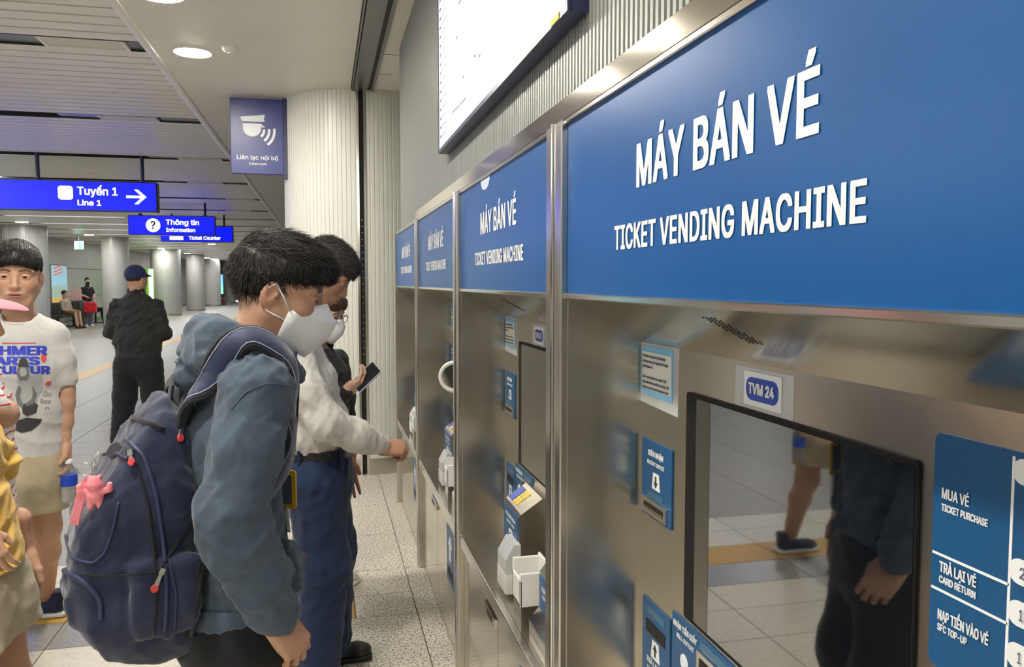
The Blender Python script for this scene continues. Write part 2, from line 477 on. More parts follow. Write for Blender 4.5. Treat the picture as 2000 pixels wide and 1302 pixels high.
def downlight(x, y, label, group, r=.115, lm=None):
    e = empty('downlight', (x, y, CEIL), label, 'downlight', group)
    m = MB(); m.lathe([(r + .018, .001), (r + .018, -.004), (r, -.006), (r - .004, .001)], (0, 0, 0), 32); m.build('trim_ring', PLASTER, e, True, angle=30)
    m = MB(); m.lathe([(r - .003, -.003), (r - .02, -.008), (.01, -.010)], (0, 0, 0), 32); m.build('diffuser', lm or LAMP, e, True)
    return e
downlight(-.80, 5.59, 'round downlight glowing in the plaster ceiling above the young man', 'plaster ceiling downlights')
downlight(-.80, 4.52, 'round downlight at the upper edge of the photo', 'plaster ceiling downlights')
for yy in (2.3, 1.25, -1.0, -2.1, -3.3):
    downlight(-.80, yy, 'round downlight in the plaster ceiling outside the frame', 'plaster ceiling downlights')
for i, (x, yy) in enumerate([(-7.2, 22.0), (-7.1, 27.4), (-6.95, 38.0), (-6.8, 44.0), (-6.9, 52.0), (-7.0, 14.0), (-7.0, 8.0), (-4.2, 33), (-4.2, 48), (-4.2, 60)]):
    lab = ['round downlight above the nearest far column', 'round downlight beside the hanging green exit sign', 'round downlight over the column beside the green booth',
           'round downlight over the fourth column', 'round downlight over the farthest column'][i] if i < 5 else 'round downlight in the far slatted ceiling'
    downlight(x, yy, lab, 'far downlights', .14, LAMP_FAR)
e = empty('smoke_detector', (-.552, 5.43, CEIL), 'small round white detector in the plaster ceiling', 'detector')
m = MB(); m.lathe([(.05, 0), (.05, -.012), (.045, -.02), (.03, -.028), (.0, -.03)][:4], (0, 0, 0), 24); m.build('detector_body', SLAT, e, True, angle=40)
m = MB(); m.lathe([(.012, -.027), (.012, -.034), (.006, -.036)], (0, 0, 0), 12); m.build('sensor_cap', PLASTER, e, True, angle=40)

# fire shutter track in the ceiling, with its guide in the column
e = empty('ceiling_track', (.31, 1.0, CEIL), 'grey metal shutter track running along the plaster ceiling', 'track')
o3 = (.31, 1.0, CEIL)
m = MB(o3); m.box(.252, .350, -4.9, 6.36, CEIL - .012, CEIL + .001); m.build('track_plate', GREY_METAL, e)
m = MB(o3); m.box(.222, .252, -4.9, 6.36, CEIL - .006, CEIL + .001); m.box(.350, .372, -4.9, 6.36, CEIL - .006, CEIL + .001); m.build('track_groove', BLACK_SLOT, e)
for a, b in ((.228, .236), (.374, .396), (.244, .252)):
    m = MB(o3); m.box(a, b, -4.9, 6.36, CEIL - .022, CEIL); m.build('track_rail', GREY_METAL, e)
m = MB()
for yy in (5.35, 5.85):
    m.box(.40, .50, yy - .002, yy + .002, CEIL - .0015, CEIL + .001)
m.build('panel_joint', DARK, ceiling)

# ---- right hand wall: solid core behind the machines, corrugated grey cladding above them
m = MB(); m.box(.72, 1.3, -5, 5.55, 0, CEIL); m.box(.95, 1.3, 5.5, 76, 0, CEIL)
wall_right = tag(m.build('wall_right', RIB_GREY), 'grey wall with vertical ribs above the ticket machines', None, None, 'structure')
def corrugated(y0, y1, x, z0, z1, pitch, dep):
    vs = []; n = int((y1 - y0) / pitch); prof = []
    for i in range(n):
        a = y1 - i * pitch
        prof += [(x, a), (x, a - pitch * .52), (x + dep, a - pitch * .62), (x + dep, a - pitch * .90)]
    prof.append((x, y1 - n * pitch))
    k = len(prof)
    vs = [(p[0], p[1], z0) for p in prof] + [(p[0], p[1], z1) for p in prof]
    fs = [(i, i + k, i + 1 + k, i + 1) for i in range(k - 1)]
    vs += [(.74, y1, z0), (.74, y1, z1), (.74, y1 - n * pitch, z0), (.74, y1 - n * pitch, z1)]
    fs += [(2 * k, 2 * k + 1, k, 0), (k - 1, 2 * k - 1, 2 * k + 3, 2 * k + 2)]
    return vs, fs
vs, fs = corrugated(-4.9, 5.20, .489, 1.86, CEIL, .0205, .011)
mesh_obj('ribbed_cladding', vs, fs, RIB_GREY, wall_right)
m = MB(); m.box(.70, .73, -4.9, 5.2, 1.7, 1.9); m.build('backing_board', DARK, wall_right)

# ---- the round clad column at the end of the machine row
cc = Vector((.33, 6.955, 0)); CRD = .635
def ribbed_cyl(c, r, z0, z1, n, dep, a0=0, a1=360):
    prof = []
    for i in range(n):
        t0 = a0 + (a1 - a0) * i / n; dt = (a1 - a0) / n
        for f, d in ((0, 0), (.72, 0), (.80, dep), (.94, dep)):
            a = R(t0 + dt * f); prof.append((c[0] + (r - d) * math.cos(a), c[1] + (r - d) * math.sin(a)))
    a = R(a1); prof.append((c[0] + r * math.cos(a), c[1] + r * math.sin(a)))
    k = len(prof)
    vs = [(p[0], p[1], z0) for p in prof] + [(p[0], p[1], z1) for p in prof]
    return vs, [(i, i + 1, i + 1 + k, i + k) for i in range(k - 1)]
col = empty('round_column', (cc.x, cc.y, 0), 'big round column clad in white ribbed panels at the end of the machine row', 'column')
slot_a = 267.0
gap = 3.3
for a0, a1, n in ((slot_a - 150, slot_a - gap, 46), (slot_a + gap, slot_a + 150, 46), (slot_a + 150, slot_a + 210, 18)):
    vs, fs = ribbed_cyl((0, 0), CRD, .13, CEIL, n, .004, a0, a1)
    mesh_obj('ribbed_panel', vs, fs, RIB_WHITE, col)
    m = MB(); k = 24
    pr = [(math.cos(R(a0 + (a1 - a0) * i / k)), math.sin(R(a0 + (a1 - a0) * i / k))) for i in range(k + 1)]
    m.add([(p[0] * (CRD + .004), p[1] * (CRD + .004), z) for z in (0, .13) for p in pr] + [(p[0] * (CRD - .02), p[1] * (CRD - .02), .13) for p in pr],
          [(i, i + 1, i + k + 2, i + k + 1) for i in range(k)] + [(i + k + 1, i + k + 2, i + 2 * k + 3, i + 2 * k + 2) for i in range(k)])
    m.build('kick_plate', STEEL, col, True, angle=40)
m = MB(); m.lathe([(CRD - .05, 0), (CRD - .05, CEIL)], (0, 0, 0), 32); m.build('column_core', DARK, col, True, angle=40)
ca, sa = math.cos(R(slot_a)), math.sin(R(slot_a))
for s in (-1, 1):
    aa = R(slot_a + s * 2.4)
    m = MB(); p = Vector((math.cos(aa), math.sin(aa), 0)); t = Vector((-p.y, p.x, 0))
    a = p * (CRD + .006); q = [a - t * .009, a + t * .009, a + t * .009 - p * .06, a - t * .009 - p * .06]
    m.prism([(v.x, v.y) for v in q], 2, 0, CEIL - .01); m.build('guide_rail', STEEL_TRIM, col)
m = MB()
for k in range(22):
    p = Vector((ca, sa, 0)) * (CRD - .046)
    m.box(p.x - .004, p.x + .004, p.y - .006, p.y + .004, .95 + k * .05, .958 + k * .05)
m.build('guide_bolts', STEEL_TRIM, col)

# ---- far hall: left wall of tall panels, end wall, wall behind the viewer
m = MB(); m.box(-9.4, -8.82, -5, 76, 0, CEIL + .2)
wall_left = tag(m.build('wall_left', DARK), 'pale grey panelled wall of the far concourse', None, None, 'structure')
hs = [0, .12, 1.02, 2.02, CEIL + .02]
for i in range(34):
    for j in range(4):
        if i < 6 and j == 0: pass
        m = MB(); a = -4.9 + i * 2.4
        m.bbox(-8.82, -8.79, a + .006, a + 2.394, hs[j] + .006, hs[j + 1] - .006, .006, 1)
        m.build('wall_panel', WALL if j else STEEL, wall_left)
m = MB(); m.box(-9.4, 1.3, 75, 76, 0, CEIL + .2); tag(m.build('wall_back', WALL), 'far end wall of the concourse', None, None, 'structure')
m = MB(); m.box(-9.4, 1.3, -5, -4.8, 0, CEIL + .2); tag(m.build('wall_front', WALL), 'concourse wall behind the viewer', None, None, 'structure')

def far_column(x, y, r, label):
    e = empty('concourse_column', (x, y, 0), label, 'column', 'concourse columns')
    vs, fs = ribbed_cyl((0, 0), r, .1, CEIL, 60, .006); mesh_obj('cladding', vs, fs, COLM, e)
    m = MB(); m.lathe([(r + .01, 0), (r + .01, .1), (r - .02, .1)], (0, 0, 0), 32); m.build('base_ring', STEEL, e, True, angle=40)
far_column(-7.70, 23.6, .56, 'pale round column behind the boy in the white t-shirt')
far_column(-6.68, 28.8, .42, 'grey round column just left of the man in the dark jacket')
far_column(-7.0, 39.2, .64, 'pale round column right of the green booth')
far_column(-6.65, 45.4, .46, 'dark grey round column next to the far benches')
far_column(-6.9, 54.0, .50, 'slim pale far column beside the tall blue advertising screen')
far_column(-6.8, 62.0, .5, 'farthest pale column by the blue desk')

# ---- hanging lit signs
def hang_sign(y, x0, x1, z0, z1, label, rods):
    cx = (x0 + x1) / 2; o3 = (cx, y, z0)
    e = empty('hanging_sign', o3, label, 'sign', 'lit blue hanging signs')
    m = MB(o3); m.bbox(x0, x1, y - .02, y + .12, z0, z1, .008, 1); m.build('sign_case', NAVY_FRAME, e)
    m = MB(o3); m.box(x0 + .015, x1 - .015, y - .024, y - .019, z0 + .015, z1 - .015); f = m.build('lit_face', SIGN_BLUE, e)
    for rx in rods:
        m = MB(o3); m.tube([(rx, y + .05, z1 - .01), (rx, y + .05, CEIL + .02)], .022, 8); m.lathe([(.045, 0), (.045, .012), (.03, .02)], (rx, y + .05, z1), 12)
        m.build('hanger_rod', NAVY_FRAME, e, True, angle=40)
    return e, f, o3
X_, Z_ = (1, 0, 0), (0, 0, 1)
e, f, o3 = hang_sign(10.2, -4.9, -1.89, 2.34, 2.69, 'wide lit blue sign reading Tuyến 1 Line 1 with an arrow', (-3.17, -2.06))
yf = 10.175
plate('line_symbol', rrect(.155, .155, .03), (-2.868, yf, 2.545), X_, Z_, .002, SIGN_WHITE, f, o3)
lettering('Tuyến 1', (-2.745, yf, 2.525), X_, Z_, .43, .092, SIGN_WHITE, f, o3, bold=.022)
lettering('Line 1', (-2.745, yf, 2.405), X_, Z_, .25, .062, SIGN_WHITE, f, o3, bold=.022)
arr = [(-.115, -.014), (.045, -.014), (-.03, -.085), (.012, -.085), (.105, 0), (.012, .085), (-.03, .085), (.045, .014), (-.115, .014)]
plate('arrow', [(a * 1.0, b) for a, b in arr], (-2.11, yf, 2.515), X_, Z_, .002, SIGN_WHITE, f, o3)
e, f, o3 = hang_sign(16.0, -3.48, -1.965, 2.39, 2.755, 'lit blue sign with a question mark reading Thông tin Information', (-2.15, -3.28))
yf = 15.975
plate('question_disc', circle(.125, 28), (-3.05, yf, 2.57), X_, Z_, .002, SIGN_WHITE, f, o3)
lettering('?', (-3.09, yf - .002, 2.50), X_, Z_, .08, .15, mat('sign_dark_ink', (.05, .05, .3), .5), f, o3, bold=.03)
lettering('Thông tin', (-2.83, yf, 2.585), X_, Z_, .58, .095, SIGN_WHITE, f, o3, bold=.022)
lettering('Information', (-2.83, yf, 2.455), X_, Z_, .51, .07, SIGN_WHITE, f, o3, bold=.022)
e, f, o3 = hang_sign(18.7, -3.42, -1.93, 2.40, 2.75, 'lit blue sign half hidden behind the question mark sign', (-2.12, -3.2))
lettering('Ticket Counter', (-2.85, 18.675, 2.45), X_, Z_, .66, .075, SIGN_WHITE, f, o3, bold=.022)
plate('symbol_bar', rrect(.28, .08, .02), (-3.1, 18.675, 2.48), X_, Z_, .002, SIGN_WHITE, f, o3)

# ---- blade sign on the column
o3 = (-.28, 6.75, 2.38)
e = empty('blade_sign', o3, 'navy blade sign for the intercom fixed to the ribbed column', 'sign')
BLADE = mat('blade_sign_navy', (.035, .045, .22), .35, var=.12, vscale=14)
BLADE_W = mat('blade_sign_white', (.80, .82, .84), .45)
m = MB(o3); m.bbox(-.70, -.29, 6.74, 6.775, 2.382, 2.975, .004, 1); m.build('sign_panel', BLADE, e)
m = MB(o3); m.bbox(-.30, -.262, 6.735, 6.78, 2.35, 2.985, .004, 1); m.build('mounting_bar', NAVY_FRAME, e)
yb = 6.739
face = [(-.6 + .6, 0)]
plate('cap_top', [(-.09, .03), (-.105, .062), (.085, .085), (.075, .045), (.085, .035), (.06, .028)], (-.52, yb, 2.765), X_, Z_, .003, BLADE_W, e, o3)
pts = [(-.085, .012), (.055, .012), (.085, -.02), (.055, -.012)] + [(-.015 + .07 * math.cos(R(a)), -.02 + .07 * math.sin(R(a))) for a in range(-5, -180, -16)]
plate('officer_head', pts, (-.52, yb, 2.765), X_, Z_, .003, BLADE_W, e, o3)
for i, rr in enumerate((.06, .10, .14)):
    a0, a1 = -52, 8
    pt = [((rr + .010) * math.cos(R(a)), (rr + .010) * math.sin(R(a))) for a in range(a0, a1 + 1, 6)] + [((rr - .010) * math.cos(R(a)), (rr - .010) * math.sin(R(a))) for a in range(a1, a0 - 1, -6)]
    plate('sound_wave', pt, (-.505, yb, 2.725), X_, Z_, .003, BLADE_W, e, o3)
lettering('Liên lạc nội bộ', (-.655, yb, 2.495), X_, Z_, .315, .034, BLADE_W, e, o3, bold=.012)
lettering('Intercom', (-.565, yb, 2.452), X_, Z_, .135, .021, BLADE_W, e, o3, bold=.01)

# ---- lit map box on the ribbed wall
o3 = (.468, 2.30, 2.02)
e = empty('lit_map_box', o3, 'bright white lit map board in a navy frame above the machines', 'light box')
m = MB(o3); m.box(.452, .487, 1.448, 3.158, 2.022, 2.90); m.build('box_body', NAVY_FRAME, e)
for a in ((1.448, 3.158, 2.022, 2.036), (1.448, 3.158, 2.886, 2.90), (1.448, 1.462, 2.036, 2.886), (3.144, 3.158, 2.036, 2.886)):
    m = MB(o3); m.box(.446, .453, *a); m.build('frame_bar', NAVY_FRAME, e)
m = MB(o3); m.box(.4485, .4525, 1.462, 3.144, 2.036, 2.886); face = m.build('lit_face', BOARD_WHITE, e)
mg = mat('map_grey_ink', (.10, .10, .11), .6, emit=(.5, .5, .55), estr=.1); mr = mat('map_red_ink', (.35, .05, .05), .6, emit=(.9, .2, .2), estr=.1); mb = mat('map_blue_ink', (.05, .05, .35), .6, emit=(.2, .2, .85), estr=.1)
rr = random.Random(3)
g = MB(o3); rd = MB(o3); bl = MB(o3)
for i in range(17):
    z = 2.075 + i * .034
    (rd if i % 4 == 1 else bl if i == 14 else g).box(.4478, .4487, 3.08, 3.12, z, z + .010)
    g.box(.4478, .4487, 2.98 - rr.random() * .05, 3.06, z + .001, z + .004)
for i in range(26):
    y = 1.7 + rr.random() * 1.0; z = 2.15 + rr.random() * .6
    g.box(.4478, .4487, y, y + .03 + .10 * rr.random() * (i % 3 == 0), z, z + .008)
for i in range(9): g.box(.4478, .4487, 2.55 + i * .03, 2.57 + i * .03, 2.10 + i * .001, 2.108 + i * .001)
for q_, mm in ((g, mg), (rd, mr), (bl, mb)):
    q_.build('map_print', mm, face)['kind'] = 'stuff'
m = MB(o3); m.box(.4445, .4462, 1.50, 1.555, 2.023, 2.035); m.build('yellow_sticker', mat('yellow_sticker', (.75, .6, .05), .5), e)
# ================================================================== TICKET MACHINES
SOFFIT = mat('soffit_steel', (.60, .57, .50), .16, 1.0, var=.06, vscale=3, stretch=(1, 40, 1), bump=.03, bscale=5, bstretch=(1, 60, 1), bdist=.002)
NOTE_BLUE = mat('notice_light_blue', (.22, .52, .80), .5)
NOTE_WHITE = mat('notice_paper', (.80, .80, .76), .5)
INK_GREY = mat('notice_print', (.10, .11, .16), .6)
TAG_WHITE = mat('label_white', (.82, .83, .84), .4)
BADGE_BLUE = mat('badge_blue', (.015, .06, .42), .35)
YELLOW_KEY = mat('yellow_key', (.85, .62, .04), .35)
PALE_PLASTIC = mat('pale_grey_plastic', (.62, .64, .66), .25, spec=.6)
RT, UP = (0, -1, 0), (0, 0, 1)       # reading direction on the machine fronts

def tvm(k, num, label):
    Yf = 1.578 + 1.30 * k; Yn = Yf - 1.187
    O = (XF, (Yf + Yn) / 2, 0)
    e = empty('ticket_vending_machine', O, label, 'ticket machine', 'row of ticket vending machines')
    def Yu(u): return Yf - u
    def B(): return MB(O)
    last = (k == 3)
    top = 1.848 if last else 1.892
    # posts at the far end of the bay
    m = B(); m.bbox(.474, .53, Yf, Yf + .052, 0, 1.85, .003, 1); m.build('frame_post', STEEL, e)
    if not last:
        m = B(); m.bbox(.474, .53, Yf + .061, Yf + .1125, 0, 1.85, .003, 1); m.build('frame_post', STEEL, e)
        m = B(); m.tube([(.4735, Yf + .0565, 0), (.4735, Yf + .0565, 1.85)], .0045, 8); m.build('post_bead', STEEL_TRIM, e, True, angle=40)
    # header
    m = B(); m.box(.488, .52, Yn + .002, Yf - .002, 1.496, 1.840); h = m.build('header_panel', BLUE_PANEL, e)
    xl = .4878
    lettering('MÁY BÁN VÉ', (xl, Yf - .374, 1.670), RT, UP, .482, .068, WHITE_INK, h, O, bold=.026, spacing=1.05)
    lettering('TICKET VENDING MACHINE', (xl, Yf - .277, 1.575), RT, UP, .655, .0405, WHITE_INK, h, O, bold=.026, spacing=1.06)
    if k == 1:
        plate('pale_sticker', [(-.07, 0), (.07, 0), (.065, -.012), (.05, -.026), (.02, -.034), (-.02, -.034), (-.05, -.026), (-.065, -.012)], (xl, Yf - .45, 1.838), RT, UP, .001, mat('pale_sticker_film', (.6, .68, .8), .4), h, O)
    m = B(); m.bbox(.480, .52, Yn, Yf, 1.486, 1.497, .002, 1); m.build('lower_trim', STEEL_TRIM, e)
    m = B(); m.bbox(.480, .52, Yn, Yf, 1.839, 1.850, .002, 1); m.build('upper_trim', STEEL_TRIM, e)
    if not last:
        m = B(); m.box(.480, .60, Yn + .0005, Yf + .1125, 1.850, 1.892); m.build('top_band', STEEL_POL, e)
    else:
        m = B(); m.box(.484, .60, Yn, Yf + .052, 1.850, 1.858); m.build('top_band', STEEL_TRIM, e)
    # recess
    m = B(); m.prism([(.483, 1.486), (.53, 1.497), (XR + .03, 1.42), (XR, 1.394)], 1, Yn, Yf); s = m.build('soffit', SOFFIT, e)
    m = B(); nx, nz = (1.486 - 1.394), -(XR - .483)
    for i in range(13):
        for j in range(4):
            t = .16 + i * .031; u = .565 + j * .011 + (i % 2) * .005 + i * .0012
            x = .483 + (XR - .483) * t; z = 1.486 + (1.394 - 1.486) * t
            m.box(x - .0008, x + .0008, Yu(u) - .0022, Yu(u) + .0022, z - .0010, z + .0006)
    m.build('speaker_holes', BLACK_SLOT, s)
    m = B(); m.box(.49, XR + .02, Yf - .004, Yf + .001, .56, 1.49); m.build('side_panel', STEEL, e)
    m = B(); m.box(.49, XR + .02, Yn + .0005, Yn + .004, .56, 1.49); m.build('side_panel', STEEL, e)
    m = B(); m.box(XR, XR + .04, Yn, Yf, .56, 1.40); fp = m.build('face_panel', STEEL, e)
    m = B(); m.box(.489, XR + .01, Yn + .001, Yf - .001, .565, .585); m.build('counter', STEEL, e)
    m = B(); m.bbox(.478, .50, Yn + .001, Yf - .001, .545, .587, .003, 2); m.build('counter_lip', STEEL_TRIM, e)
    m = B(); m.box(.494, .52, Yn + .003, Yn + .590, .055, .541); m.build('lower_door', STEEL_POL, e)
    m = B(); m.box(.494, .52, Yn + .594, Yf - .003, .055, .541); ld = m.build('lower_door', STEEL_POL, e)
    m = B(); m.bbox(.488, .494, Yn + .002, Yf - .002, .521, .529, .002, 1); m.build('door_bead', STEEL_TRIM, e)
    m = B(); m.box(.50, .53, Yn, Yf, 0, .055); m.build('plinth', STEEL, e)
    m = B(); m.bbox(.483, .497, Yu(.60), Yu(.44), .478, .515, .004, 1); hd = m.build('latch', STEEL, ld)
    m = B(); m.box(.4815, .4835, Yu(.555), Yu(.485), .488, .505); m.build('latch_pull', DARK_METAL, e)
    # tall sticker with arrow on the lower door
    m = B(); m.box(.4925, .4945, Yn + .12, Yn + .31, .27, .505); st = m.build('return_sticker', BLUE_LABEL, e)
    plate('arrow', [(-.02, -.03), (.02, -.03), (.02, .03), (.045, .03), (0, .075), (-.045, .03), (-.02, .03)], (.4922, Yn + .215, .40), RT, UP, .001, WHITE_INK, st, O)
    m = B(); m.box(.4915, .4926, Yn + .15, Yn + .28, .30, .335); m.build('slot_mouth', BLACK_SLOT, st)
    # --- notice in tape
    xf = XR
    plate('clear_tape', [(-.009, -.118), (.175, -.124), (.178, .012), (-.006, .010)], (xf - .0002, Yu(.012), 1.388), RT, UP, .0006, CLEAR_PLASTIC, e, O)
    n = plate('notice', [(0, -.101), (.153, -.101), (.153, 0), (0, 0)], (xf - .0008, Yu(.012), 1.389), RT, UP, .0012, NOTE_BLUE, e, O)
    plate('notice_sheet', [(.006, -.090), (.147, -.090), (.147, -.012), (.006, -.012)], (xf - .002, Yu(.012), 1.389), RT, UP, .0006, NOTE_WHITE, n, O)
    if k < 3:
        lines = ['Vé lượt có ngày trên thẻ được', 'sử dụng trong 10 ngày kể từ ngày', 'phát hành vé.', '', 'One-way tickets are valid. The', 'deposit will be paid in vehicle 10', 'days from the ticket issuance date.']
        for i, t in enumerate(lines):
            if t: lettering(t, (xf - .0027, Yu(.022), 1.366 - i * .0108), RT, UP, .130 * min(1, len(t) / 33), .0054, INK_GREY, n, O, bold=.02)
    # --- number label
    plate('clear_tape', rrect(.165, .064, .002), (xf - .0002, Yu(.486), 1.354), RT, UP, .0006, CLEAR_PLASTIC, e, O)
    n = plate('number_label', rrect(.107, .053, .002), (xf - .0008, Yu(.486), 1.3545), RT, UP, .0012, TAG_WHITE, e, O)
    plate('badge', rrect(.092, .036, .0155), (xf - .002, Yu(.486), 1.3545), RT, UP, .0006, BADGE_BLUE, n, O)
    lettering('TVM %d' % num, (xf - .0027, Yu(.486 - .037), 1.3465), RT, UP, .074, .0175, WHITE_INK, n, O, bold=.04)
    # --- screen
    u0, u1, z0, z1 = .232, .821, .897, 1.320
    s = plate('screen_bezel', rrect(u1 - u0, z1 - z0, .008), (xf - .0005, Yu((u0 + u1) / 2), (z0 + z1) / 2), RT, UP, .004, BEZEL, e, O)
    plate('screen_glass', rrect(u1 - u0 - .046, z1 - z0 - .016, .004), (xf - .0045, Yu((u0 + u1) / 2 + .020), (z0 + z1) / 2), RT, UP, .0012, GLASS_BLACK, s, O)
    # --- receipt outlet
    def arrow_tag(parent, u, z, up=False, s=1.0):
        plate('arrow_tag', [(-.020 * s, -.017 * s), (.020 * s, -.017 * s), (.014 * s, .017 * s), (-.014 * s, .017 * s)], (xf - .003, Yu(u), z), RT, UP, .0006, TAG_WHITE, parent, O)
        q = [(-.003, .011), (.003, .011), (.003, -.001), (.009, -.001), (0, -.013), (-.009, -.001), (-.003, -.001)]
        if up: q = [(a, -b) for a, b in q][::-1]
        plate('arrow', [(a * s, b * s) for a, b in q], (xf - .0037, Yu(u), z), RT, UP, .0006, BLACK_INK, parent, O)
    def slot(parent, u, z, w, h, frame=True):
        if frame:
            f = plate('slot_frame', rrect(w + .024, h + .018, .002), (xf - .003, Yu(u), z), RT, UP, .006, STEEL_TRIM, parent, O)
            plate('slot_mouth', rrect(w, h, .002), (xf - .0092, Yu(u), z), RT, UP, .0006, BLACK_SLOT, parent, O)
            m = B(); m.box(xf - .0115, xf - .009, Yu(u + w / 2), Yu(u - w / 2), z - h * .32, z - h * .1); m.build('slot_flap', STEEL, parent)
        else:
            plate('slot_mouth', rrect(w, h, .002), (xf - .003, Yu(u), z), RT, UP, .0012, BLACK_SLOT, parent, O)
    rp = plate('receipt_panel', rrect(.147, .158, .004), (xf - .0005, Yu(.0955), 1.118), RT, UP, .0025, BLUE_LABEL, e, O)
    lettering('BIÊN NHẬN', (xf - .0035, Yu(.0955), 1.166), RT, UP, .074, .0115, WHITE_INK, rp, O, bold=.03, anchor='c')
    lettering('RECEIPT OUTLET', (xf - .0035, Yu(.0955), 1.148), RT, UP, .085, .0080, WHITE_INK, rp, O, bold=.03, anchor='c')
    arrow_tag(rp, .0955, 1.117)
    plate('indicator_strip', rrect(.070, .012, .002), (xf - .003, Yu(.0955), 1.087), RT, UP, .0008, mat('indicator_teal', (.03, .13, .24), .25), rp, O)
    slot(rp, .0955, 1.062, .095, .014)
    # --- card return and bill outlet
    cp = plate('card_panel', rrect(.136, .20, .004), (xf - .0005, Yu(.102), .763), RT, UP, .0025, BLUE_LABEL, e, O)
    plate('indicator_strip', rrect(.085, .014, .002), (xf - .003, Yu(.102), .842), RT, UP, .0008, MATS['indicator_teal'], cp, O)
    slot(cp, .102, .808, .095, .026, False)
    arrow_tag(cp, .102, .768, True, 1.1)
    lettering('TRẢ LẠI VÉ', (xf - .0035, Yu(.102), .733), RT, UP, .082, .0115, WHITE_INK, cp, O, bold=.03, anchor='c')
    lettering('CARD RETURN', (xf - .0035, Yu(.102), .717), RT, UP, .075, .0085, WHITE_INK, cp, O, bold=.03, anchor='c')
    bp = plate('bill_panel', rrect(.235, .23, .004), (xf - .0005, Yu(.298), .773), RT, UP, .0025, BLUE_LABEL, e, O)
    lettering('NHẬN TIỀN GIẤY', (xf - .0035, Yu(.190), .864), RT, UP, .098, .0115, WHITE_INK, bp, O, bold=.03)
    lettering('BILL OUTLET', (xf - .0035, Yu(.205), .846), RT, UP, .072, .0085, WHITE_INK, bp, O, bold=.03)
    plate('banknote_symbol', circle(.016, 20), (xf - .003, Yu(.235), .808), RT, UP, .0008, TAG_WHITE, bp, O)
    plate('indicator_strip', rrect(.105, .016, .002), (xf - .003, Yu(.350), .872), RT, UP, .0008, MATS['indicator_teal'], bp, O)
    slot(bp, .350, .825, .085, .055)
    # --- instruction panel
    ip = plate('instruction_panel', rrect(.320, .258, .010), (xf - .0005, Yu(1.003), 1.2285), RT, UP, .002, BLUE_LABEL, e, O)
    iw = .946
    m = B()
    m.box(xf - .0032, xf - .0025, Yu(iw + .0015), Yu(iw - .0015), 1.102, 1.352)
    m.box(xf - .0032, xf - .0025, Yu(iw), Yu(.845), 1.2235, 1.2262); m.box(xf - .0032, xf - .0025, Yu(iw), Yu(.845), 1.1845, 1.1872)
    m.build('divider_lines', WHITE_INK, ip)
    X2 = xf - .003
    lettering('MUA VÉ', (X2, Yu(.857), 1.2875), RT, UP, .037, .0115, WHITE_INK, ip, O, bold=.02)
    lettering('TICKET PURCHASE', (X2, Yu(.857), 1.274), RT, UP, .062, .0078, WHITE_INK, ip, O, bold=.028)
    lettering('TRẢ LẠI VÉ', (X2, Yu(.857), 1.207), RT, UP, .050, .0115, WHITE_INK, ip, O, bold=.028)
    lettering('CARD RETURN', (X2, Yu(.857), 1.195), RT, UP, .050, .0078, WHITE_INK, ip, O, bold=.028)
    lettering('NẠP TIỀN VÀO VÉ', (X2, Yu(.857), 1.154), RT, UP, .068, .0115, WHITE_INK, ip, O, bold=.028)
    lettering('SFC TOP-UP', (X2, Yu(.857), 1.142), RT, UP, .041, .0078, WHITE_INK, ip, O, bold=.028)
    for t, z in (('1', 1.339), ('2', 1.242), ('1', 1.201), ('1', 1.159)):
        d = plate('step_disc', rrect(.034, .025, .0118, 8), (xf - .0026, Yu(iw + .0165), z), RT, UP, .0008, TAG_WHITE, ip, O)
        lettering(t, (xf - .0038, Yu(iw + .0165), z - .0055), RT, UP, .0065 if t == '2' else .004, .011, INK_GREY, ip, O, anchor='c', bold=.01)
    # --- card unit on the counter, with its sloping keypad top
    ua, ub = .408, .609; xa = .556
    m = B(); m.prism([(xa, .585), (XR, .585), (XR, .872), (.628, .874), (xa + .006, .829), (xa, .822)], 1, Yu(ub), Yu(ua))
    cu = m.build('card_unit', STEEL, e)
    m = B(); m.box(xa - .002, xa, Yu(ub) + .012, Yu(ua) - .002, .60, .818); cl = m.build('unit_label', BLUE_LABEL, e)
    xl2 = xa - .0022
    lettering('VÉ THÔNG MINH', (xl2, Yu((ua + ub) / 2), .788), RT, UP, .13, .012, WHITE_INK, cl, O, bold=.03, anchor='c')
    lettering('SMART CARD', (xl2, Yu((ua + ub) / 2), .770), RT, UP, .10, .009, WHITE_INK, cl, O, bold=.03, anchor='c')
    plate('card_symbol', rrect(.045, .04, .006), (xl2, Yu((ua + ub) / 2), .735), RT, UP, .001, TAG_WHITE, cl, O)
    plate('arrow', [(-.006, -.012), (.006, -.012), (.006, .002), (.012, .002), (0, .014), (-.012, .002), (-.006, .002)], (xl2 - .0012, Yu((ua + ub) / 2), .735), RT, UP, .0006, BLACK_INK, cl, O)
    # sloping top plate
    a = Vector((xa + .006, 0, .8292)); b = Vector((.628, 0, .8742)); sl = (b - a)
    def top_box(u_0, u_1, t0, t1, th, name, mt, par):
        nn = Vector((-sl.z, 0, sl.x)).normalized() * th
        vs = []
        for off in (Vector((0, 0, 0)), nn):
            for t, u in ((t0, u_0), (t0, u_1), (t1, u_1), (t1, u_0)):
                p = a + sl * t + off; vs.append(Vector((p.x, Yu(u), p.z)) - Vector(O))
        return mesh_obj(name, vs, [(0, 1, 2, 3), (7, 6, 5, 4), (0, 4, 5, 1), (1, 5, 6, 2), (2, 6, 7, 3), (3, 7, 4, 0)], mt, par)
    top_box(ua + .004, ua + .058, .10, .80, .001, 'screen_label', BADGE_BLUE, cu)
    for q in range(4):
        for w in range(2):
            top_box(ua + .068 + w * .026, ua + .088 + w * .026, .12 + q * .18, .26 + q * .18, .003, 'key', YELLOW_KEY, cu)
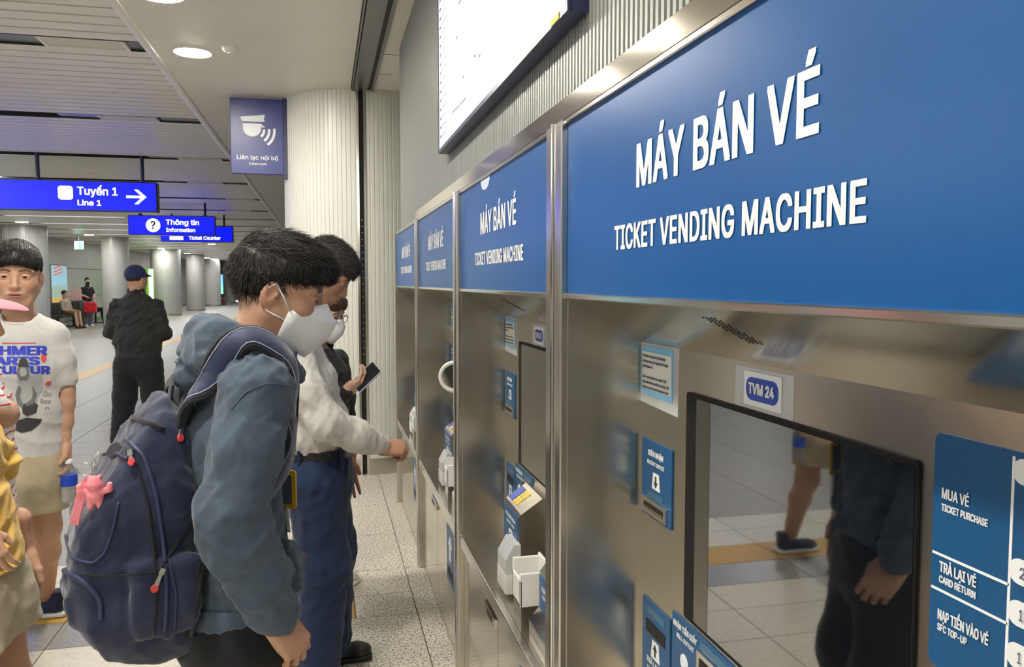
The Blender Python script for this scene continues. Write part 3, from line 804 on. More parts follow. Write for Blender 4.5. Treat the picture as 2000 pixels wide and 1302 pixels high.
    # white slip dispenser hanging on the label side
    c = Yu(.575)
    m = B(); m.prism([(.510, .655), (.556, .655), (.556, .745), (.535, .745), (.510, .700)], 1, c - .055, c + .055)
    m.build('slip_dispenser', PALE_PLASTIC, e)
    m = B(); m.bbox(.508, .554, c - .057, c + .057, .598, .660, .005, 2); m.build('dispenser_cup', WHITE_PLASTIC, e, True, angle=40)
    # white tray on a steel stand
    ya, yb2 = Yu(.848), Yu(.765)
    m = B(); m.box(.503, .575, ya, yb2, .585, .655); m.build('tray_stand', STEEL, e)
    m = B()
    m.bbox(.499, .507, ya - .004, yb2 + .004, .650, .725, .003, 2); m.bbox(.499, .580, ya - .004, ya + .006, .650, .742, .003, 2)
    m.bbox(.499, .580, yb2 - .006, yb2 + .004, .650, .760, .003, 2); m.bbox(.572, .580, ya - .004, yb2 + .004, .650, .768, .003, 2); m.bbox(.499, .580, ya, yb2, .650, .660, .003, 2)
    m.build('white_tray', WHITE_PLASTIC, e)
    # coin unit nearer the viewer with a sloping hood and blue label
    ya, yb2 = Yu(1.08), Yu(.90)
    m = B(); m.prism([(.540, .585), (XR, .585), (XR, .86), (.60, .84), (.540, .765)], 1, ya, yb2); m.build('coin_unit', STEEL, e)
    m = B(); m.box(.538, .540, ya + .004, yb2 - .004, .655, .760); q = m.build('coin_label', BLUE_LABEL, e)
    lettering('TRẢ TIỀN XU', (.5378, (ya + yb2) / 2, .725), RT, UP, .12, .012, WHITE_INK, q, O, bold=.03, anchor='c')
    lettering('COIN RETURN', (.5378, (ya + yb2) / 2, .708), RT, UP, .10, .009, WHITE_INK, q, O, bold=.03, anchor='c')
    m = B(); m.prism([(.512, .585), (.540, .585), (.540, .672), (.512, .640)], 1, ya, yb2); m.build('coin_scoop', STEEL_TRIM, e)
    if k == 2:
        m = B(); cx, cy, cz = .585, 3.63, 1.085
        pts = [(cx + .066 * math.cos(R(a)), cy - .02 * math.cos(R(a)), cz + .066 * math.sin(R(a))) for a in range(0, 360, 15)]
        m.tube(pts, .010, 8, closed=True); m.build('mirror_ring', WHITE_PLASTIC, e, True)
        m = B(); pts2 = [(cx + .062 * math.cos(R(a)), cy - .019 * math.cos(R(a)) + .003, cz + .062 * math.sin(R(a))) for a in range(0, 360, 15)]
        m.add(pts2 + [(p[0], p[1] + .004, p[2]) for p in pts2], [list(range(24)), list(range(47, 23, -1))] + [(i, (i + 1) % 24, (i + 1) % 24 + 24, i + 24) for i in range(24)])
        m.build('mirror_face', STEEL_POL, e)
        m = B(); m.tube([(cx, cy + .01, cz), (XR, cy + .05, cz)], .008, 8); m.build('mirror_arm', STEEL, e, True, angle=40)
    return e
tvm(0, 24, 'ticket vending machine marked TVM 24, nearest and largest of the row')
tvm(1, 23, 'ticket vending machine marked TVM 23, second nearest of the row')
tvm(2, 22, 'ticket vending machine with a round white-rimmed mirror, third of the row')
tvm(3, 21, 'farthest ticket vending machine of the row, next to the round column')
# ================================================================== ORGANIC SHAPES (smooth blended volumes meshed into one surface)
class SDF:
    def __init__(s, lo, hi, h):
        s.lo = np.array(lo, float); s.h = h
        s.n = np.ceil((np.array(hi, float) - s.lo) / h).astype(int) + 1
        s.ax = [s.lo[i] + h * np.arange(s.n[i]) for i in range(3)]
        s.V = np.full(tuple(s.n), .2, np.float32)
    def region(s, lo, hi):
        a = np.clip(np.floor((np.array(lo) - s.lo) / s.h).astype(int), 0, s.n)
        b = np.clip(np.ceil((np.array(hi) - s.lo) / s.h).astype(int) + 1, 0, s.n)
        if np.any(b <= a): return None, None
        sl = tuple(slice(a[i], b[i]) for i in range(3))
        P = [s.ax[0][sl[0]][:, None, None], s.ax[1][sl[1]][None, :, None], s.ax[2][sl[2]][None, None, :]]
        return sl, P
    def put(s, fn, lo, hi, k, op):
        m = k + 3 * s.h
        sl, P = s.region(np.array(lo) - m, np.array(hi) + m)
        if sl is None: return s
        d = fn(P).astype(np.float32); v = s.V[sl]
        if op == 'u':
            if k > 0:
                hh = np.clip(.5 + .5 * (v - d) / k, 0, 1); s.V[sl] = v * (1 - hh) + d * hh - k * hh * (1 - hh)
            else: s.V[sl] = np.minimum(v, d)
        elif op == 's':
            if k > 0:
                hh = np.clip(.5 - .5 * (v + d) / k, 0, 1); s.V[sl] = v * (1 - hh) + (-d) * hh + k * hh * (1 - hh)
            else: s.V[sl] = np.maximum(v, -d)
        return s
    def cone(s, a, b, ra, rb, k=.02, op='u'):
        a = np.array(a, float); b = np.array(b, float); ba = b - a; L2 = max(ba @ ba, 1e-12)
        def fn(P):
            t = np.clip(((P[0] - a[0]) * ba[0] + (P[1] - a[1]) * ba[1] + (P[2] - a[2]) * ba[2]) / L2, 0, 1)
            return np.sqrt((P[0] - a[0] - t * ba[0]) ** 2 + (P[1] - a[1] - t * ba[1]) ** 2 + (P[2] - a[2] - t * ba[2]) ** 2) - (ra + (rb - ra) * t)
        r = max(ra, rb)
        return s.put(fn, np.minimum(a, b) - r, np.maximum(a, b) + r, k, op)
    def chain(s, pts, k=.02, op='u'):
        for (a, ra), (b, rb) in zip(pts, pts[1:]): s.cone(a, b, ra, rb, k, op)
        return s
    def ell(s, c, r, k=.02, op='u', rot=None):
        c = np.array(c, float); r = np.array(r, float)
        Rm = np.array(rot, float) if rot is not None else np.eye(3)     # columns = local axes
        def fn(P):
            q = [P[i] - c[i] for i in range(3)]
            l = [Rm[0, i] * q[0] + Rm[1, i] * q[1] + Rm[2, i] * q[2] for i in range(3)]
            k0 = np.sqrt((l[0] / r[0]) ** 2 + (l[1] / r[1]) ** 2 + (l[2] / r[2]) ** 2)
            k1 = np.sqrt((l[0] / r[0] ** 2) ** 2 + (l[1] / r[1] ** 2) ** 2 + (l[2] / r[2] ** 2) ** 2)
            return k0 * (k0 - 1) / np.maximum(k1, 1e-6)
        e = np.abs(Rm) @ r
        return s.put(fn, c - e, c + e, k, op)
    def econe(s, a, b, ra, rb, u=(1, 0, 0), k=.02, op='u'):
        """cone of elliptic section: ra, rb = (radius along u, radius along the other side)"""
        a = np.array(a, float); b = np.array(b, float); w = b - a; L = np.linalg.norm(w); w = w / L
        u = np.array(u, float); u = u - w * (u @ w); u /= np.linalg.norm(u); v = np.cross(w, u)
        def fn(P):
            q = [P[i] - a[i] for i in range(3)]
            t = q[0] * w[0] + q[1] * w[1] + q[2] * w[2]
            tc = np.clip(t / L, 0, 1); ru = ra[0] + (rb[0] - ra[0]) * tc; rv = ra[1] + (rb[1] - ra[1]) * tc
            lu = q[0] * u[0] + q[1] * u[1] + q[2] * u[2]; lv = q[0] * v[0] + q[1] * v[1] + q[2] * v[2]
            lw = t - tc * L; rw = np.minimum(ru, rv) * .8
            k0 = np.sqrt((lu / ru) ** 2 + (lv / rv) ** 2 + (lw / rw) ** 2)
            k1 = np.sqrt((lu / ru ** 2) ** 2 + (lv / rv ** 2) ** 2 + (lw / rw ** 2) ** 2)
            return k0 * (k0 - 1) / np.maximum(k1, 1e-6)
        r = max(*ra, *rb)
        return s.put(fn, np.minimum(a, b) - r, np.maximum(a, b) + r, k, op)
    def eloft(s, pts, u=(1, 0, 0), k=.02, op='u'):
        for (a, ra), (b, rb) in zip(pts, pts[1:]): s.econe(a, b, ra, rb, u, k, op)
        return s
    def box(s, c, hf, r=.01, k=.01, op='u', rot=None):
        c = np.array(c, float); hf = np.array(hf, float) - r
        Rm = np.array(rot, float) if rot is not None else np.eye(3)
        def fn(P):
            q = [P[i] - c[i] for i in range(3)]
            l = [np.abs(Rm[0, i] * q[0] + Rm[1, i] * q[1] + Rm[2, i] * q[2]) - hf[i] for i in range(3)]
            return np.sqrt(sum(np.maximum(x, 0) ** 2 for x in l)) + np.minimum(np.maximum(np.maximum(l[0], l[1]), l[2]), 0) - r
        e = np.abs(Rm) @ (hf + r)
        return s.put(fn, c - e, c + e, k, op)
    def plane_cut(s, p, n):
        """remove everything on the side the normal points to"""
        n = np.array(n, float); n /= np.linalg.norm(n); p = np.array(p, float)
        X = s.ax[0][:, None, None]; Y = s.ax[1][None, :, None]; Z = s.ax[2][None, None, :]
        d = ((X - p[0]) * n[0] + (Y - p[1]) * n[1] + (Z - p[2]) * n[2]).astype(np.float32)
        s.V = np.maximum(s.V, d); return s
    def soft_cut(s, p, n, k):
        n = np.array(n, float); n /= np.linalg.norm(n); p = np.array(p, float)
        X = s.ax[0][:, None, None]; Y = s.ax[1][None, :, None]; Z = s.ax[2][None, None, :]
        d = ((X - p[0]) * n[0] + (Y - p[1]) * n[1] + (Z - p[2]) * n[2]).astype(np.float32)
        hh = np.clip(.5 - .5 * (s.V - d) / k, 0, 1); s.V = (s.V * (1 - hh) + d * hh + k * hh * (1 - hh)).astype(np.float32); return s
    def disp(s, fn):
        X = s.ax[0][:, None, None]; Y = s.ax[1][None, :, None]; Z = s.ax[2][None, None, :]
        s.V = (s.V + fn(X, Y, Z)).astype(np.float32); return s
    def mesh(s):
        V = s.V.copy()
        for ax in range(3):
            sl = [slice(None)] * 3
            for e in (0, -1):
                sl[ax] = e; V[tuple(sl)] = np.maximum(V[tuple(sl)], 1e-4)
        S = V < 0; n = np.array(V.shape)
        c = np.zeros(n - 1, np.int8)
        for dx in (0, 1):
            for dy in (0, 1):
                for dz in (0, 1):
                    c += S[dx:n[0] - 1 + dx, dy:n[1] - 1 + dy, dz:n[2] - 1 + dz]
        act = (c > 0) & (c < 8)
        I = np.argwhere(act)
        idx = np.full(n - 1, -1, np.int64); idx[act] = np.arange(len(I))
        cor = {}
        for dx in (0, 1):
            for dy in (0, 1):
                for dz in (0, 1):
                    cor[(dx, dy, dz)] = V[I[:, 0] + dx, I[:, 1] + dy, I[:, 2] + dz]
        acc = np.zeros((len(I), 3)); cnt = np.zeros(len(I))
        for ax in range(3):
            o1, o2 = [i for i in range(3) if i != ax]
            for p in (0, 1):
                for q in (0, 1):
                    a = [0, 0, 0]; a[o1] = p; a[o2] = q; b = list(a); b[ax] = 1
                    v0 = cor[tuple(a)]; v1 = cor[tuple(b)]; mk = (v0 < 0) != (v1 < 0)
                    t = np.where(mk, v0 / np.where(mk, v0 - v1, 1), 0)
                    pos = np.zeros((len(I), 3)); pos[:, o1] = p; pos[:, o2] = q; pos[:, ax] = t
                    acc += pos * mk[:, None]; cnt += mk
        P = s.lo + s.h * (I + acc / np.maximum(cnt, 1)[:, None])
        F = []
        for ax in range(3):
            o1, o2 = (ax + 1) % 3, (ax + 2) % 3
            A = np.take(S, range(n[ax] - 1), ax); B = np.take(S, range(1, n[ax]), ax)
            e = np.argwhere(A != B)
            ok = (e[:, o1] > 0) & (e[:, o1] < n[o1] - 1) & (e[:, o2] > 0) & (e[:, o2] < n[o2] - 1)
            e = e[ok]
            def cell(d1, d2):
                q = e.copy(); q[:, o1] -= d1; q[:, o2] -= d2
                return idx[q[:, 0], q[:, 1], q[:, 2]]
            Q = np.stack([cell(1, 1), cell(0, 1), cell(0, 0), cell(1, 0)], 1)
            fl = ~A[e[:, 0], e[:, 1], e[:, 2]]
            Q[fl] = Q[fl][:, ::-1]
            F.append(Q)
        F = np.concatenate(F)
        return P, F

def np_mesh(name, P, F, material, parent=None, smooth=True, tint=None):
    me = bpy.data.meshes.new(name)
    P = np.ascontiguousarray(P, np.float32); F = np.ascontiguousarray(F, np.int32)
    k = F.shape[1]
    me.vertices.add(len(P)); me.vertices.foreach_set('co', P.ravel())
    me.loops.add(F.size); me.loops.foreach_set('vertex_index', F.ravel())
    me.polygons.add(len(F)); me.polygons.foreach_set('loop_start', np.arange(0, F.size, k, dtype=np.int32))
    me.update(calc_edges=True)
    if smooth: me.shade_smooth()
    if tint is not None:
        at = me.color_attributes.new('tint', 'FLOAT_COLOR', 'POINT')
        c4 = np.ones((len(P), 4), np.float32); c4[:, :3] = tint; at.data.foreach_set('color', c4.ravel())
    if material is not None: me.materials.append(material)
    o = bpy.data.objects.new(name, me)
    return link(o, parent)

def xform(P, M):
    M = np.array(M, float); return P @ M[:3, :3].T + M[:3, 3]
def frame(o, x, y, z):
    M = np.eye(4); M[:3, 0] = x; M[:3, 1] = y; M[:3, 2] = z; M[:3, 3] = o; return M
def nrm(v):
    v = np.array(v, float); return v / np.linalg.norm(v)
def folds(seed, scale, amp, warp=.6, aniso=(1, 1, 1), sharp=1.0):
    """a soft cloth-fold relief made of warped ridges"""
    r = np.random.default_rng(seed)
    W = [(nrm(r.normal(size=3) * np.array(aniso)) * scale * r.uniform(.7, 1.5), r.uniform(0, 6.28), r.uniform(.5, 1)) for _ in range(4)]
    U = [(nrm(r.normal(size=3)) * scale * .45, r.uniform(0, 6.28)) for _ in range(3)]
    def fn(X, Y, Z):
        w = sum(np.sin(X * u[0] + Y * u[1] + Z * u[2] + ph) for u, ph in U) * warp
        t = 0
        for u, ph, a in W:
            sn = np.sin(X * u[0] + Y * u[1] + Z * u[2] + ph + w * 2)
            t = t + a * (1 - np.abs(sn)) ** sharp
        return -amp * (t / 2 - .6)
    return fn

# ---- generic head, in its own axes: x = to the figure's left, y = face direction, z = up, origin between the eyes' level and the ears
def head_sdf(neck_base, h=.0024, jaw=1.0, female=False, mouth_open=0.0, neck_r=.054, width=1.0):
    S = SDF((-.115, -.145, min(-.20, neck_base[2] - .02)), (.115, .145, .15), h)
    w = width
    S.ell((0, -.018, .030), (.076 * w, .096, .090), .02)
    S.ell((0, .022, .028), (.066 * w, .064, .068), .03)
    S.ell((0, .030, -.040), (.058 * w, .058, .074), .03)
    S.ell((0, .058, -.096), (.026 * jaw, .024, .019), .03)
    for sx in (-1, 1):
        S.ell((sx * .040 * w, .050, -.028), (.024, .028, .022), .03)
        S.cone((sx * .056 * w, -.005, -.048), (sx * .030 * jaw, .052, -.096), .020, .018, .03)
        S.ell((sx * .034, .074, .020), (.026, .014, .008), .014)
    S.cone((0, -.022, -.05), neck_base, neck_r * .96, neck_r * 1.06, .04)
    # eyes
    for sx in (-1, 1):
        S.ell((sx * .0325, .096, -.002), (.019, .014, .011), .014, 's')
        S.ell((sx * .0320, .0765, -.001), (.0165, .0125, .0115), .006)
        S.ell((sx * .0320, .092, -.002), (.0140, .012, .0039), .002, 's')
    # nose
    S.cone((0, .083, .008), (0, .103, -.034), .0075, .0105, .012)
    S.ell((0, .101, -.036), (.0115, .0105, .0095), .008)
    for sx in (-1, 1):
        S.ell((sx * .0115, .092, -.039), (.0075, .010, .0075), .006)
        S.ell((sx * .0065, .099, -.0455), (.0036, .005, .003), .003, 's')
    # mouth
    S.ell((0, .080, -.064), (.030, .018, .018), .02)
    S.ell((0, .0945, -.0615), (.0225, .0085, .0048), .006)
    S.ell((0, .0940, -.0715), (.0185, .0090, .0060), .006)
    S.ell((0, .101, -.0664), (.0230, .010, .0011 + mouth_open), .003, 's')
    # ears
    for sx in (-1, 1):
        a = R(18) * sx
        Rm = np.array([[math.cos(a), -math.sin(a), 0], [math.sin(a), math.cos(a), 0], [0, 0, 1]])
        b = R(-12); Rx = np.array([[1, 0, 0], [0, math.cos(b), -math.sin(b)], [0, math.sin(b), math.cos(b)]])
        S.ell((sx * (.078 * w), -.012, -.010), (.0075, .020, .032), .008, rot=Rm @ Rx)
        S.ell((sx * (.087 * w), -.008, -.004), (.0065, .011, .018), .004, 's', rot=Rm @ Rx)
        S.ell((sx * (.079 * w), .002, -.008), (.006, .005, .007), .004)
    return S
def head_tint(P, skin, lips, brow, brow_col=(.02, .016, .014)):
    skin = np.array(skin); T = np.tile(skin, (len(P), 1))
    def mixin(m, c): 
        m = np.clip(m, 0, 1)[:, None]; T[:] = T * (1 - m) + np.array(c) * m
    x = np.abs(P[:, 0]); y = P[:, 1]; z = P[:, 2]
    ck = np.exp(-(((x - .043) / .02) ** 2 + ((z + .028) / .02) ** 2)) * (y > .03) * .25
    mixin(ck, skin * np.array([1.05, .82, .78]))
    er = (x > .078) * .3; mixin(er, skin * np.array([1.05, .75, .68]))
    zl = -.0664
    lm = (1 - ((x / .024) ** 2 + ((z - zl) / .0105) ** 2)) * 3 * (y > .082)
    mixin(lm, lips)
    if brow > 0:
        arc = .0195 + .004 * np.sin(np.clip((x - .014) / .036, 0, 1) * 3.1)
        bm = np.clip(1.6 - np.abs(z - arc) / .0032, 0, 1) * ((x > .013) & (x < .052) & (y > .045)) * brow
        mixin(bm, brow_col)
    return T
def eyeballs(parent, M, gaze=(0, 0)):
    for sx in (-1, 1):
        mb = MB()
        prof = [(1, 0), (.93, 0), (.8, 0), (.6, 0)]
        segs = []; n = 20
        rings = [0.0, .30, .48, .64, .85, 1.2, 1.6]
        vs = [(0, 1, 0)]; fs = []; mi = []
        for a in rings[1:]:
            for k in range(n):
                t = 2 * math.pi * k / n; vs.append((math.sin(a) * math.cos(t), math.cos(a), math.sin(a) * math.sin(t)))
        for k in range(n): fs.append((0, 1 + (k + 1) % n, 1 + k)); mi.append(2)
        for r_ in range(len(rings) - 2):
            for k in range(n):
                fs.append((1 + r_ * n + k, 1 + r_ * n + (k + 1) % n, 1 + (r_ + 1) * n + (k + 1) % n, 1 + (r_ + 1) * n + k)); mi.append(1 if r_ < 2 else 0)
        g = Matrix.Rotation(gaze[0], 3, 'Z') @ Matrix.Rotation(gaze[1], 3, 'X')
        c = Vector((sx * .0320, .0745, -.0015)); Mm = Matrix(np.array(M).tolist())
        P = [Mm @ (c + (g @ Vector(v)) * .0126) for v in vs]
        o = mesh_obj('eye', P, fs, mat('eye_white', (.52, .49, .46), .25), parent, True)
        o.data.materials.append(mat('iris', (.018, .010, .007), .2)); o.data.materials.append(mat('pupil', (.004, .004, .004), .15))
        o.data.polygons.foreach_set('material_index', mi)

def strands(name, base_P, base_F, M, flow, nstr, length, lift, width, material, parent, seed=1, mask=None, steps=6, jitter=.25, len_fn=None):
    """hair: tapered strands lying on the base surface, following a flow direction; base in head axes"""
    bvh = BVHTree.FromPolygons([Vector(p) for p in base_P.tolist()], base_F.tolist())
    r = np.random.default_rng(seed)
    cand = np.arange(len(base_P))
    if mask is not None: cand = cand[mask(base_P)]
    pick = r.choice(cand, nstr, replace=True)
    VS = []; FS = []; nv = 0
    for i in pick:
        p = Vector(base_P[i]) + Vector(r.normal(size=3)) * .002
        L = length * r.uniform(.6, 1.15) * (len_fn(base_P[i]) if len_fn else 1.0)
        rot = r.normal() * jitter; lf = lift * r.uniform(.2, 1.3); wd = width * r.uniform(.7, 1.3)
        loc, nn, _, _ = bvh.find_nearest(p)
        pts = []; q = loc; pr = None
        for s in range(steps):
            t = s / (steps - 1)
            loc, nn, _, _ = bvh.find_nearest(q)
            f = Vector(flow(np.array(loc))); f = f - nn * f.dot(nn)
            if f.length < 1e-5: f = nn.orthogonal()
            f.normalize()
            side = nn.cross(f); f = (f * math.cos(rot) + side * math.sin(rot))
            pts.append((loc + nn * (.0005 + lf * t * t), f, nn))
            q = loc + f * (L / (steps - 1))
        for s, (p_, f, nn) in enumerate(pts):
            t = s / (steps - 1); w = wd * (1 - .85 * t * t) if s else wd * .7
            sd = nn.cross(f).normalized() * w
            VS += [p_ + sd, p_ + nn * w * .7, p_ - sd]
        for s in range(steps - 1):
            a = nv + s * 3
            for k in range(3): FS.append((a + k, a + (k + 1) % 3, a + 3 + (k + 1) % 3, a + 3 + k))
        nv += steps * 3
    return xform(np.array([tuple(v) for v in VS]), M), np.array(FS)

def join_np(parts):
    P = []; F = []; n = 0
    for p, f in parts:
        P.append(p); F.append(f + n); n += len(p)
    return np.concatenate(P), np.concatenate(F)

# ---- hand in its own axes: y = towards the fingers, x = thumb side, z = back of the hand; wrist at 0
def hand_np(curl=(.35, .4, .45, .5), bend=1.0, thumb=((.022, .018, -.010), (.044, .046, -.020), (.050, .074, -.026)), fore=.10, scale=1.0, h=.0024, fore_r=(.026, .034), fore_dir=(0, -1, 0), fore_pts=None, spread=.06):
    lo = np.array([-.075, -fore - .05, -.13]); hi = np.array([.085, .21, .07])
    if fore_pts is not None:
        A = np.array([p for p, _ in fore_pts]); lo = np.minimum(lo, A.min(0) - .06); hi = np.maximum(hi, A.max(0) + .06)
    S = SDF(lo, hi, h)
    base = [(.029, .086, 0), (.0095, .091, .002), (-.010, .087, .001), (-.028, .078, -.003)]
    seg = [(.040, .024, .019), (.044, .028, .020), (.041, .026, .019), (.032, .019, .017)]
    rad = [(.0096, .0082, .0066), (.0098, .0084, .0068), (.0094, .008, .0064), (.0082, .007, .0057)]
    for (x, y, z) in base:
        S.cone((x * .75, .008, z - .002), (x, y, z), .0155, .0108, .012)
    S.ell((0, .045, -.006), (.036, .046, .014), .012)
    S.ell((.020, .030, -.014), (.017, .030, .014), .012)
    for fi in range(4):
        p = np.array(base[fi], float); a = 0.0
        sp = (1.5 - fi) * spread
        for j in range(3):
            a += curl[fi] * (1.0, 1.15, .8)[j] * bend
            d = np.array([math.sin(sp) * math.cos(a), math.cos(a) * math.cos(sp), -math.sin(a)])
            q = p + d * seg[fi][j]
            r0 = rad[fi][j]; r1 = rad[fi][min(j + 1, 2)] * (1 if j < 2 else .9)
            S.cone(p, q, r0, r1, .004 if j == 0 else .003)
            p = q
    S.cone(thumb[0], thumb[1], .0155, .0115, .012); S.cone(thumb[1], thumb[2], .0108, .0082, .004)
    if fore_pts is None:
        fd = np.array(fore_dir, float)
        S.econe((0, .012, -.004), fd * .035, (.029, .017), (.027, .019), (1, 0, 0), .015)
        S.cone(fd * .03, fd * fore, fore_r[0] * .85, fore_r[1], .015)
    else:
        S.econe((0, .012, -.004), (0, -.03, -.002), (.029, .017), (.026, .020), (1, 0, 0), .015)
        S.chain(fore_pts, .02)
    P, F = S.mesh()
    return P * scale, F

def hand_frame(o, ydir, zdir, mirror=False):
    y = nrm(ydir); z = np.array(zdir, float); z = nrm(z - y * (z @ y)); x = np.cross(y, z)
    if mirror: x = -x
    return frame(o, x, y, z)
def place(PF, M):
    P, F = PF
    if np.linalg.det(np.array(M)[:3, :3]) < 0: F = F[:, ::-1]
    return xform(P, M), F

def skin_mat(name): return mat(name, (1, 1, 1), .48, attr='tint', sub=.12, var=.05, vscale=60, spec=.35, bump=.04, bscale=300, bdist=.003)
SKIN = skin_mat('skin')
HAIR = mat('black_hair', (.012, .010, .009), .42, spec=.5, var=.3, vscale=90)
def cloth(name, c, rough=.85, bump=.25, bscale=9, var=.08, bst=(1, 1, 1), sheen=.15, bdist=.02):
    return mat(name, c, rough, var=var, vscale=40, bump=bump, bscale=bscale, bstretch=bst, sheen=sheen, spec=.25, bdist=bdist)

class Person:
    """Empty at the feet; local axes: x = figure's right hand side, y = facing direction, z = up"""
    def __init__(s, px, py, fx, fy, label, name='person', group=None, cat='person'):
        s.e = empty(name, (px, py, 0), label, cat, group)
        f = nrm((fx, fy, 0)); s.M = frame((0, 0, 0), (f[1], -f[0], 0), f, (0, 0, 1))   # det = +1: x = right
        s.skin = []
    def add_skin(s, P, F, tint):
        s.skin.append((xform(P, s.M), F, np.tile(np.array(tint, float), (len(P), 1)) if np.ndim(tint) == 1 else tint))
    def body(s):
        n = 0; P = []; F = []; T = []
        for p, f, t in s.skin: P.append(p); F.append(f + n); T.append(t); n += len(p)
        return np_mesh('body', np.concatenate(P), np.concatenate(F), SKIN, s.e, True, np.concatenate(T))
    def part(s, name, PF, material, parent=None, smooth=True):
        return np_mesh(name, xform(PF[0], s.M), PF[1], material, parent or s.e, smooth)
    def mb(s, name, m, material, parent=None, smooth=False, angle=None):
        Mm = Matrix(s.M.tolist()); m.v = [Mm @ v for v in m.v]
        return m.build(name, material, parent or s.e, smooth, angle=angle)
    def head(s, origin, yaw, pitch, roll, neck, skin, lips=(.42, .16, .13), brow=.9, gaze=(0, 0), eyes=True, scale=1.0, **kw):
        """neck given in figure axes. returns head frame (figure axes)"""
        Rm = np.array(Matrix.Rotation(yaw, 3, 'Z') @ Matrix.Rotation(pitch, 3, 'X') @ Matrix.Rotation(roll, 3, 'Y'))
        H = np.eye(4); H[:3, :3] = Rm * scale; H[:3, 3] = origin
        nb = np.linalg.inv(H) @ np.array([*neck, 1.0])
        S = head_sdf(nb[:3], **kw); P, F = S.mesh()
        T = head_tint(P, skin, lips, brow)
        s.skin.append((xform(xform(P, H), s.M), F, T))
        if eyes: eyeballs(s.e, s.M @ H, gaze)
        s.H = H
        return H
# ================================================================== PEOPLE
CAMP = Vector((0, 0, CAM_H))
def ray_dir(u, v): return (CR * ((u - 1000) / 1560.0) + CU * ((651 - v) / 1560.0) + CF)
def at(u, v, d):
    """photo point at a measured distance along the view axis -> world point (used only to survey where things stand)"""
    return CAMP + ray_dir(u, v) * d
def world_bvh(P, F): return BVHTree.FromPolygons([Vector(p) for p in P.tolist()], F.tolist())
def hit(bvh, u, v, off=0.0):
    loc, nn, i, d = bvh.ray_cast(CAMP, ray_dir(u, v).normalized())
    if loc is None: return None, None
    return loc + nn * off, nn
def on_line(bvh, pts, off=.002, n=8):
    """points along a polyline traced over a surface, lying on that surface"""
    out = []; nn = []
    for (a, b) in zip(pts, pts[1:]):
        for k in range(n):
            t = k / n; p, q = hit(bvh, a[0] + (b[0] - a[0]) * t, a[1] + (b[1] - a[1]) * t, off)
            if p is not None: out.append(p); nn.append(q)
    p, q = hit(bvh, *pts[-1], off)
    if p is not None: out.append(p); nn.append(q)
    return out, nn
def smooth_line(pts, it=2):
    for _ in range(it):
        pts = [pts[0]] + [(pts[i - 1] + pts[i] * 2 + pts[i + 1]) / 4 for i in range(1, len(pts) - 1)] + [pts[-1]]
    return pts

TAN = (.50, .285, .185); TAN_D = (.42, .225, .14); FAIR = (.62, .40, .29)
MASKW = mat('mask_white', (.80, .80, .80), .75, var=.03, vscale=60, bump=.08, bscale=220, bdist=.003)
def kf_mask(p, H, size=1.0, tipz=-.050, loops=True, pointed=True):
    s = size; nS = 13
    rows = [((.108, -.004), (.062, .052, -.024)), ((.140 if pointed else .130, tipz + .006), (.077, .036, -.036)), ((.130 if pointed else .124, -.084), (.080, .032, -.056)), ((.088, -.138), (.074, .024, -.100))]
    V = []; F = []
    sub = 3; R2 = []
    for i in range(len(rows) - 1):
        for k in range(sub):
            R2.append((rows[i], rows[i + 1], k / sub))
    R2.append((rows[-1], rows[-1], 0))
    def pt(row, t):
        a = abs(t) ** (1.45 if pointed else 1.9)
        (y0, z0), (w, y1, z1) = row
        return Vector((w * t * s, y0 + (y1 - y0) * a, z0 + (z1 - z0) * a))
    for r0, r1, k in R2:
        for i in range(nS):
            t = -1 + 2 * i / (nS - 1); V.append(pt(r0, t).lerp(pt(r1, t), k))
    n = len(R2)
    for r_ in range(n - 1):
        for i in range(nS - 1): F.append((r_ * nS + i, r_ * nS + i + 1, (r_ + 1) * nS + i + 1, (r_ + 1) * nS + i))
    m = MB(); m.add(V, F)
    M2 = Matrix(H.tolist()); m.v = [M2 @ v for v in m.v]
    o = p.mb('face_mask', m, MASKW, smooth=True, angle=16 if pointed else 60)
    so = o.modifiers.new('solid', 'SOLIDIFY'); so.thickness = .002
    if loops:
        for sx in (-1, 1):
            m = MB()
            a = Vector((sx * .076, .038, -.034)); b = Vector((sx * .076, .032, -.056))
            top = Vector((sx * .083, -.004, .018)); bk = Vector((sx * .084, -.030, -.008)); bt = Vector((sx * .079, -.012, -.045))
            m.tube([M2 @ q for q in (a, a.lerp(top, .5) + Vector((sx * .004, 0, .002)), top, bk, bt, bt.lerp(b, .5) + Vector((sx * .006, 0, 0)), b)], .0019, 6)
            p.mb('ear_loop', m, MASKW, o, True)
    return o

def hair_obj(p, H, S, flow, n, length, lift, width, seed, jitter=.25, material=None, mask=None, len_fn=None, name='hair'):
    P, F = S.mesh()
    parts = [(xform(P, H), F)]
    sp, sf = strands('hair', P, F, H, flow, n, length, lift, width, HAIR, None, seed, mask, 6, jitter, len_fn)
    parts.append((sp, sf))
    Q, G = join_np(parts)
    return p.part(name, (Q, G), material or HAIR)

